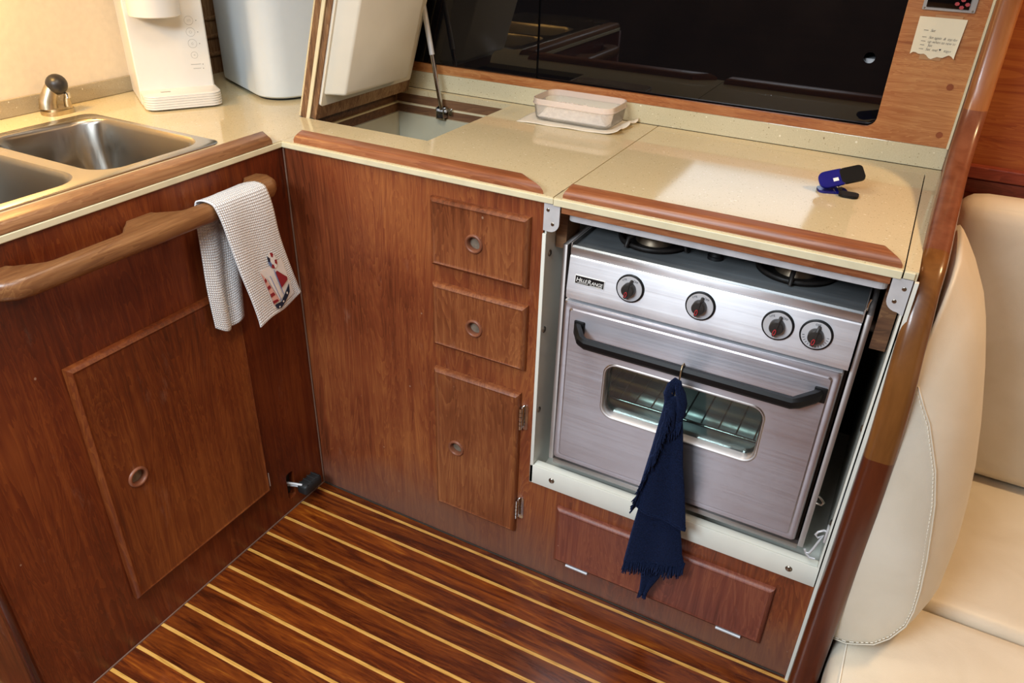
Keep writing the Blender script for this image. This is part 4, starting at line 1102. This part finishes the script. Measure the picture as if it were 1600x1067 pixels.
tl = math.radians(17); up = (cx_*math.cos(tl)+cz_*math.sin(tl)); un = (cz_*math.cos(tl)-cx_*math.sin(tl)); ro = math.radians(36); cyu = cy_*math.cos(ro)+un*math.sin(ro); un = up.cross(cyu).normalized(); UB = B0+Vector((0, 0, .0150))
m = MB(); plate(m, .050, .034, .0040, UB, up, cyu, un, .013); link('upper_jaw', m, 'bluep', cl, 40)
m = MB(); plate(m, .040, .033, .0045, UB+up*.0375-un*.0004, up, cyu, un, .008); link('upper_lever', m, 'black', cl, 40)
m = MB(); m.cyl(B0+cx_*.036-cy_*.012+Vector((0, 0, .0095)), cy_, .0045, .024, 16); link('spring', m, 'chrome', cl, 40)
m = MB(); m.prism([UB+up*a+cyu*b_+un*.0041 for a, b_ in ((.024, -.008), (.033, -.008), (.033, -.001), (.024, -.001))], un*.0003); link('sticker', m, 'white', cl)

# ============================================================ WHITE WAFFLE TOWEL on the grab rail
def pl2(tab, v):
    n = len(tab)-1; x = max(0, min(n-1e-6, v*n)); i = int(x); t = x-i
    return tab[i].lerp(tab[i+1], t)
def crv(tab, v):
    n = len(tab)-1; x = max(0, min(n-1e-6, v*n)); i = int(x); t = x-i
    a, b, c, d = tab[max(i-1, 0)], tab[i], tab[i+1], tab[min(i+2, n)]
    return .5*((2*b)+(c-a)*t+(2*a-5*b+4*c-d)*t*t+(3*b-a-3*c+d)*t**3)
wt = thing('waffle_towel', 'white waffle weave towel with a sailing ship applique folded over the grab rail', 'towel', (.05, -.19, .62))
FL = [Vector(p) for p in ((.0460, -.2600, .8690), (.0600, -.2600, .8665), (.0685, -.2590, .8590), (.0740, -.2520, .8300), (.0770, -.2430, .7800), (.0790, -.2330, .7200), (.0800, -.2230, .6700), (.0800, -.2130, .6200), (.0800, -.2080, .5930))]
FR = [Vector(p) for p in ((.0460, -.1330, .8690), (.0600, -.1320, .8665), (.0685, -.1300, .8580), (.0735, -.1230, .8200), (.0745, -.1160, .7650), (.0750, -.1060, .7150), (.0750, -.0960, .6700), (.0750, -.0860, .6300), (.0750, -.0810, .6150))]
def ffront(u, v):
    p = crv(FL, v).lerp(crv(FR, v), u)
    p.x += (.0045*math.sin(u*PI*2.3+.4)*v + .0025*math.sin(u*9+v*3)*v) + .004*math.sin(u*PI)*min(1, v*3)
    p.z += .004*math.sin(u*7)*v*v
    p.y += .002*math.sin(v*9)
    return p
BL = [Vector(p) for p in ((.0460, -.2600, .8690), (.0340, -.2610, .8670), (.0255, -.2620, .8600), (.0230, -.2650, .8300), (.0260, -.2700, .7600), (.0280, -.2740, .6900), (.0290, -.2720, .6080))]
BR = [Vector(p) for p in ((.0460, -.1330, .8690), (.0340, -.1480, .8678), (.0240, -.1640, .8600), (.0225, -.1660, .8300), (.0250, -.1700, .7600), (.0260, -.1850, .6900), (.0260, -.1950, .5900))]
def fback(u, v):
    p = crv(BL, v).lerp(crv(BR, v), u)
    p.x += .011*abs(math.sin(u*PI*2.0))*min(1, v*2.2)*(1 if p.z < .83 else .2); p.z += -.010*math.sin(u*5)*v*v
    return p
def mk(name, f, L, mt='waffle', th=.0028, nu=36, nv=72):
    cum = [0.0]
    for k in range(nv): cum.append(cum[-1]+(f(.5, (k+1)/nv)-f(.5, k/nv)).length)
    o = link(name, MB().grid(f, nu, nv, lambda a, b: (a*.15, cum[round(b*nv)])), mt, wt, 180)
    s_ = o.modifiers.new('s', 'SOLIDIFY'); s_.thickness = th; s_.offset = 0
    return o
mk('front_fold', ffront, .28); mk('back_fold', fback, .27)
# hem band on the front and appliqué ship
def ft(u, v, d=.0030):
    v = .875*v+.125
    a = ffront(u, v); du = ffront(min(1, u+.01), v)-ffront(u-.01, v); dv = ffront(u, min(1, v+.01))-ffront(u, v-.01)
    n = du.cross(dv).normalized()
    if n.x < 0: n = -n
    return a+n*d
def patch(name, pts, mt, d, parent=wt):
    pts = [(.34+(u-.36)*.84, v-.012) for u, v in pts]
    """filled patch following the towel; pts in (u,v)"""
    m = MB(); c = (sum(p[0] for p in pts)/len(pts), sum(p[1] for p in pts)/len(pts))
    P0 = []
    for i in range(len(pts)):
        a, b = pts[i], pts[(i+1) % len(pts)]
        for k in range(4): P0.append((lerp(a[0], b[0], k/4), lerp(a[1], b[1], k/4)))
    rings = [[ft(lerp(c[0], x, s_), lerp(c[1], y, s_), d) for x, y in P0] for s_ in (.02, .35, .7, 1.0)]
    m.loft(rings, True, False); return link(name, m, mt, parent, 180)
sp = link('applique_ground', MB().grid(lambda a, b: ft(lerp(.33, .86, a), lerp(.60, .90, b)-.03*a, .0022), 8, 8), 'whitec', wt, 180)
hull = patch('ship_hull', [(.40, .880), (.44, .925), (.54, .940), (.88, .835), (.93, .775), (.66, .845), (.60, .868), (.42, .868)], 'navyc', .0036)
for (u, v) in ((.50, .912), (.64, .876), (.80, .828)): patch('porthole', [(u+.022*math.cos(a), v+.011*math.sin(a)) for a in [k*PI/4 for k in range(8)]], 'whitec', .0042)
patch('sail', [(.36, .62), (.41, .655), (.47, .72), (.565, .845), (.39, .870), (.375, .74)], 'pinkc', .0034)
for k in range(4):
    v = .675+k*.052; patch('sail_stripe', [(.375, v), (.42+.03*k, v-.012+.004*k), (.435+.034*k, v+.008+.004*k), (.378, v+.024)], 'redc', .0040)
patch('sail', [(.46, .655), (.60, .685), (.66, .79), (.64, .835), (.565, .845), (.50, .74)], 'whitec', .0038)
patch('sail', [(.70, .655), (.76, .645), (.94, .725), (.93, .745), (.70, .775)], 'redc', .0038)
# life ring
for k in range(8):
    a0, a1 = k*PI/4, (k+1)*PI/4; c = (.74, .575)
    pts = [(c[0]+.105*math.cos(a)*r, c[1]+.052*math.sin(a)*r) for r, a in ((1, a0), (1, (a0+a1)/2), (1, a1), (.5, a1), (.5, a0))]
    patch('life_ring_segment', pts, ('redc', 'whitec', 'redc', 'bluec', 'navyc', 'whitec', 'redc', 'whitec')[k], .0036)
patch('life_ring_centre', [(.74+.05*math.cos(a), .575+.025*math.sin(a)) for a in [k*PI/5 for k in range(10)]], 'whitec', .0038)
m = MB(); m.tube([ft(.50, .65, .0042), ft(.54, .85, .0042)], .0006, 6); m.tube([ft(.625, .62, .0042), ft(.635, .81, .0042)], .0006, 6); link('ship_mast', m, 'bluec', wt)

# ============================================================ NAVY TOWEL on a hook over the oven handle
hkx = .8960
nvt = thing('navy_towel', 'navy blue fringed terry towel hanging from a hook on the oven handle', 'towel', (hkx, -.05, .10))
hk = MB(); hk.tube([(hkx+.001, -.030, .670), (hkx, -.036, .6772), (hkx, -.044, .6765), (hkx, -.0490, .668), (hkx, -.0490, .650), (hkx-.002, -.050, .632), (hkx-.004, -.053, .622), (hkx-.006, -.058, .622), (hkx-.007, -.060, .629)], .0014, 8)
o = link('towel_hook', hk, 'pumpm', origin=(hkx, -.045, .66), smooth=60); tag(o, 'thin brass coloured wire hook over the oven handle holding the navy towel', 'hook')
def navy(name, L, R, th, fold=0, nu=20, nv=44, amp=.005, yoff=0, ph=0):
    def f(u, v):
        p = pl2(L, v).lerp(pl2(R, v), u)
        p.y += yoff-amp*math.sin(u*PI)-amp*.7*math.sin(u*PI*2.6+ph)*min(1, v*1.6)
        return p
    o = link(name, MB().grid(f, nu, nv), 'navy', nvt, 180)
    s_ = o.modifiers.new('s', 'SOLIDIFY'); s_.thickness = th; s_.offset = 0
    return f
y_ = -.052
UL = [Vector(p) for p in ((.8800, y_, .6180), (.8790, y_, .585), (.8740, y_, .540), (.8700, y_, .500), (.8640, y_, .450), (.8580, y_, .400), (.8555, y_, .352))]
UR = [Vector(p) for p in ((.9060, y_, .6220), (.9120, y_, .585), (.9200, y_, .540), (.9290, y_, .480), (.9400, y_, .430), (.9490, y_, .380), (.9560, y_, .338))]
fu_ = navy('upper_fold', UL, UR, .007, amp=.007)
# hem roll of the upper layer
hm = MB(); hm.tube([fu_(k/14, 1.0)+Vector((0, -.001, 0)) for k in range(15)], .0042, 8); link('hem', hm, 'navy', nvt, 180)
LL = [Vector(p) for p in ((.8620, y_, .400), (.8600, y_, .350), (.8545, y_, .300), (.8500, y_, .250), (.8450, y_, .190))]
LR = [Vector(p) for p in ((.9300, y_, .400), (.9400, y_, .340), (.9480, y_, .300), (.9560, y_, .260), (.9640, y_, .238))]
fl_ = navy('lower_fold', LL, LR, .007, amp=.006, yoff=.010, ph=1)
# loop of folded cloth round the hook
lo = MB(); lo.tube([(.8860, -.052, .600), (.8830, -.054, .620), (.8860, -.055, .640), (.8920, -.055, .6520), (.8965, -.055, .650), (.8985, -.056, .640), (.9040, -.056, .628), (.9080, -.054, .6100), (.9080, -.052, .585), (.9050, -.056, .560)], [.008, .0095, .008, .0055, .0055, .007, .009, .0095, .009, .006], 10)
lo.tube([(.8880, -.060, .612), (.8960, -.063, .590), (.8990, -.062, .560), (.8960, -.060, .540)], [.005, .0065, .006, .004], 8)
link('gathered_top', lo, 'navy', nvt, 180)
# small tail showing under the fringe
TLp = [Vector(p) for p in ((.8720, y_, .215), (.8800, y_, .185), (.8850, y_, .150), (.8860, y_, .110))]
TRp = [Vector(p) for p in ((.9230, y_, .225), (.9200, y_, .175), (.9060, y_, .140), (.8980, y_, .113))]
navy('tail', TLp, TRp, .006, nu=8, nv=12, amp=.005, yoff=.016)
def fringe(name, path, dirs, n, ln, rad=.0014):
    m = MB()
    for k in range(n):
        t = (k+.3*random.random())/(n-1); t = min(1, t); p = path(t); d = dirs(t)
        l = ln*(.75+.4*random.random()); j = Vector((random.uniform(-.3, .3), random.uniform(-.35, .1), random.uniform(-.2, .2)))
        m.tube([p, p+d*l*.5+j*l*.15, p+(d+j*.5)*l], [rad*1.2, rad, rad*.7], 5)
    return link(name, m, 'navy', nvt, 180)
fringe('lower_fringe', lambda t: fl_(t, 1.0)+Vector((0, random.uniform(-.003, .003), .004)), lambda t: Vector((0, 0, -1)), 120, .034, .0017)
fringe('side_fringe', lambda t: fu_(.30-.30*t if t < .5 else .15*(1-t)*2*.6, .12+.88*t)+Vector((0, -.006, 0)), lambda t: Vector((.35-.8*t, -.35, -.85)).normalized(), 130, .022)
fringe('top_fringe', lambda t: Vector((lerp(.893, .914, t), -.060, lerp(.556, .574, t))), lambda t: Vector((.1, -.1, -1)), 22, .026)
fringe('tail_fringe', lambda t: Vector((lerp(.884, .900, t), -.040, .115)), lambda t: Vector((-.1, 0, -1)), 14, .016)
pb = MB()
# ridge where the fringed edge is turned back along the fold
pb.tube([fu_(.30-.30*t if t < .5 else .15*(1-t)*2*.6, .12+.88*t)+Vector((0, -.005, 0)) for t in [k/24 for k in range(25)]], [.0045+.0012*math.sin(k*1.7) for k in range(25)], 8)
link('turned_edge', pb, 'navy', nvt, 180)

# ============================================================ SETTEE
SZ = .16
def leath(name, m, label=None, cat=None, origin=None):
    o = link(name, m, 'leather', smooth=180, origin=origin); 
    if label: tag(o, label, cat)
    return o
# rear backrest cushion against the hull
bk = thing('backrest_cushion', 'tall cream leather back cushion standing against the teak wall', 'cushion', (1.6, .70, SZ))
link('cushion', MB().rbox(1.262, 2.15, .640, .742, SZ+.012, .838, .045, .008, 18), 'leather', bk, 180)
# seat cushions
sc1 = thing('seat_cushion', 'cream leather seat cushion at the back of the settee', 'cushion', (1.6, .4, 0.06))
link('cushion', MB().rbox(1.250, 2.15, .182, .725, .028, SZ, .022, .004, 16), 'leather', sc1, 180)
sc2 = thing('seat_cushion', 'cream leather seat cushion at the front of the settee with a seam at its corner', 'cushion', (1.6, -.1, .04))
link('cushion', MB().rbox(1.262, 2.15, -.42, .170, .028, SZ+.001, .030, .004, 18), 'leather', sc2, 180)
m = MB(); m.tube([(1.2780, -.36, SZ-.001), (1.2790, -.20, SZ+.0012), (1.2800, -.02, SZ+.0008), (1.280, .14, SZ+.0005)], .0016, 6); link('seam', m, 'stitch', sc2, 180)
base = MB(); base.box(1.237, 2.2, -.38, .759, -.03, .02); 
o = link('settee', base, 'panel', origin=(1.6, 0, 0)); tag(o, 'low wooden settee box under the cream seat cushions', 'settee')
# side cushion with D shaped end panel
SA = [(.80, 1.236), (.775, 1.2400), (.735, 1.2460), (.703, 1.2630), (.678, 1.2775), (.598, 1.3090), (.5355, 1.3258), (.488, 1.3345), (.42, 1.346), (.353, 1.3545), (.30, 1.358), (.26, 1.3557), (.218, 1.340), (.189, 1.3200), (.172, 1.290)]
SB = [(.900, 1.252), (.893, 1.2600), (.878, 1.2720), (.848, 1.2920), (.805, 1.3150), (.763, 1.3310), (.700, 1.3490), (.62, 1.3690), (.54, 1.385), (.465, 1.3960), (.38, 1.405), (.295, 1.4080), (.225, 1.398), (.185, 1.372), (.165, 1.330)]
def side_cushion():
    m = MB(); rings = []
    st_ = [(-.004, -.10, .35), (-.010, .0, .0), (.004, .16, 1), (.02, .34, 1), (.05, .60, 1), (.085, .82, 1), (.13, .97, 1), (.18, 1.0, 1), (.24, 1.0, 1), (.29, .96, 1), (.33, .80, 1), (.345, .55, 1)]
    N = len(SA)
    XL = 1.2375
    for j, (y, t, q) in enumerate(st_):
        ring = []
        pr = []
        for (za, xa), (zb, xb) in zip(SA, SB):
            pr.append((lerp(xa, xb, t), lerp(za, zb, t)))
        zb0 = SZ+.006
        ring = [Vector((XL, y, zb0))] + [Vector((XL, y, lerp(zb0, pr[0][1], k/6))) for k in range(1, 6)] + [Vector((max(XL+.001, x), y, z)) for x, z in pr] + [Vector((lerp(pr[-1][0], XL, k/4), y, zb0)) for k in (1, 2, 3)]
        rings.append(ring)
    # end panel: shrink rings to centre for a gentle dome
    def shrink(ring, s_, dy):
        c = Vector((XL, 0, .44)); return [Vector((lerp(c.x, p.x, s_), p.y*0+dy, lerp(c.z, p.z, s_))) for p in ring]
    base_ = rings[1]; XL = 1.2375
    dome = [shrink(base_, s_, d) for s_, d in ((.05, -.034), (.3, -.033), (.55, -.030), (.75, -.024), (.9, -.017), (.97, -.0125))]
    allr = dome+[base_]+rings[2:]
    m.loft(allr); return m, base_
scm, seam_ring = side_cushion()
sd = thing('side_cushion', 'thick cream leather bolster cushion with a stitched D-shaped end beside the bulkhead', 'cushion', (1.30, .15, SZ))
link('cushion', scm, 'leather', sd, 180)
sr = [p for p in seam_ring if p.x > 1.243]
link('seam', MB().tube([p+Vector((.001, -.002, 0)) for p in sr], .0014, 8), 'leather', sd, 180)
stm = MB(); tot = []
for a, b in zip(sr, sr[1:]):
    n = max(1, int((b-a).length/.0075))
    for k in range(n):
        p = a.lerp(b, k/n); q = a.lerp(b, (k+.55)/n); c = Vector((1.285, 0, .44)); d = Vector((c.x-p.x, 0, c.z-p.z)).normalized()*.0055
        o3 = Vector((0, -.0032, 0)); stm.tube([p+d+o3, q+d+o3], .0009, 5)
o = link('stitching', stm, 'stitch', sd, 60)
# ledge and filler panel behind the settee
lg = MB(); lg.box(1.2365, 3.1, .735, .759, .857, .884, .003); lg.box(1.2365, 3.1, .748, .759, .822, .853, .002)
o = link('wall_ledge', lg, 'ledgew', origin=(1.7, .75, .82)); tag(o, 'reddish moulded teak ledge on the wall behind the back cushion', 'ledge')
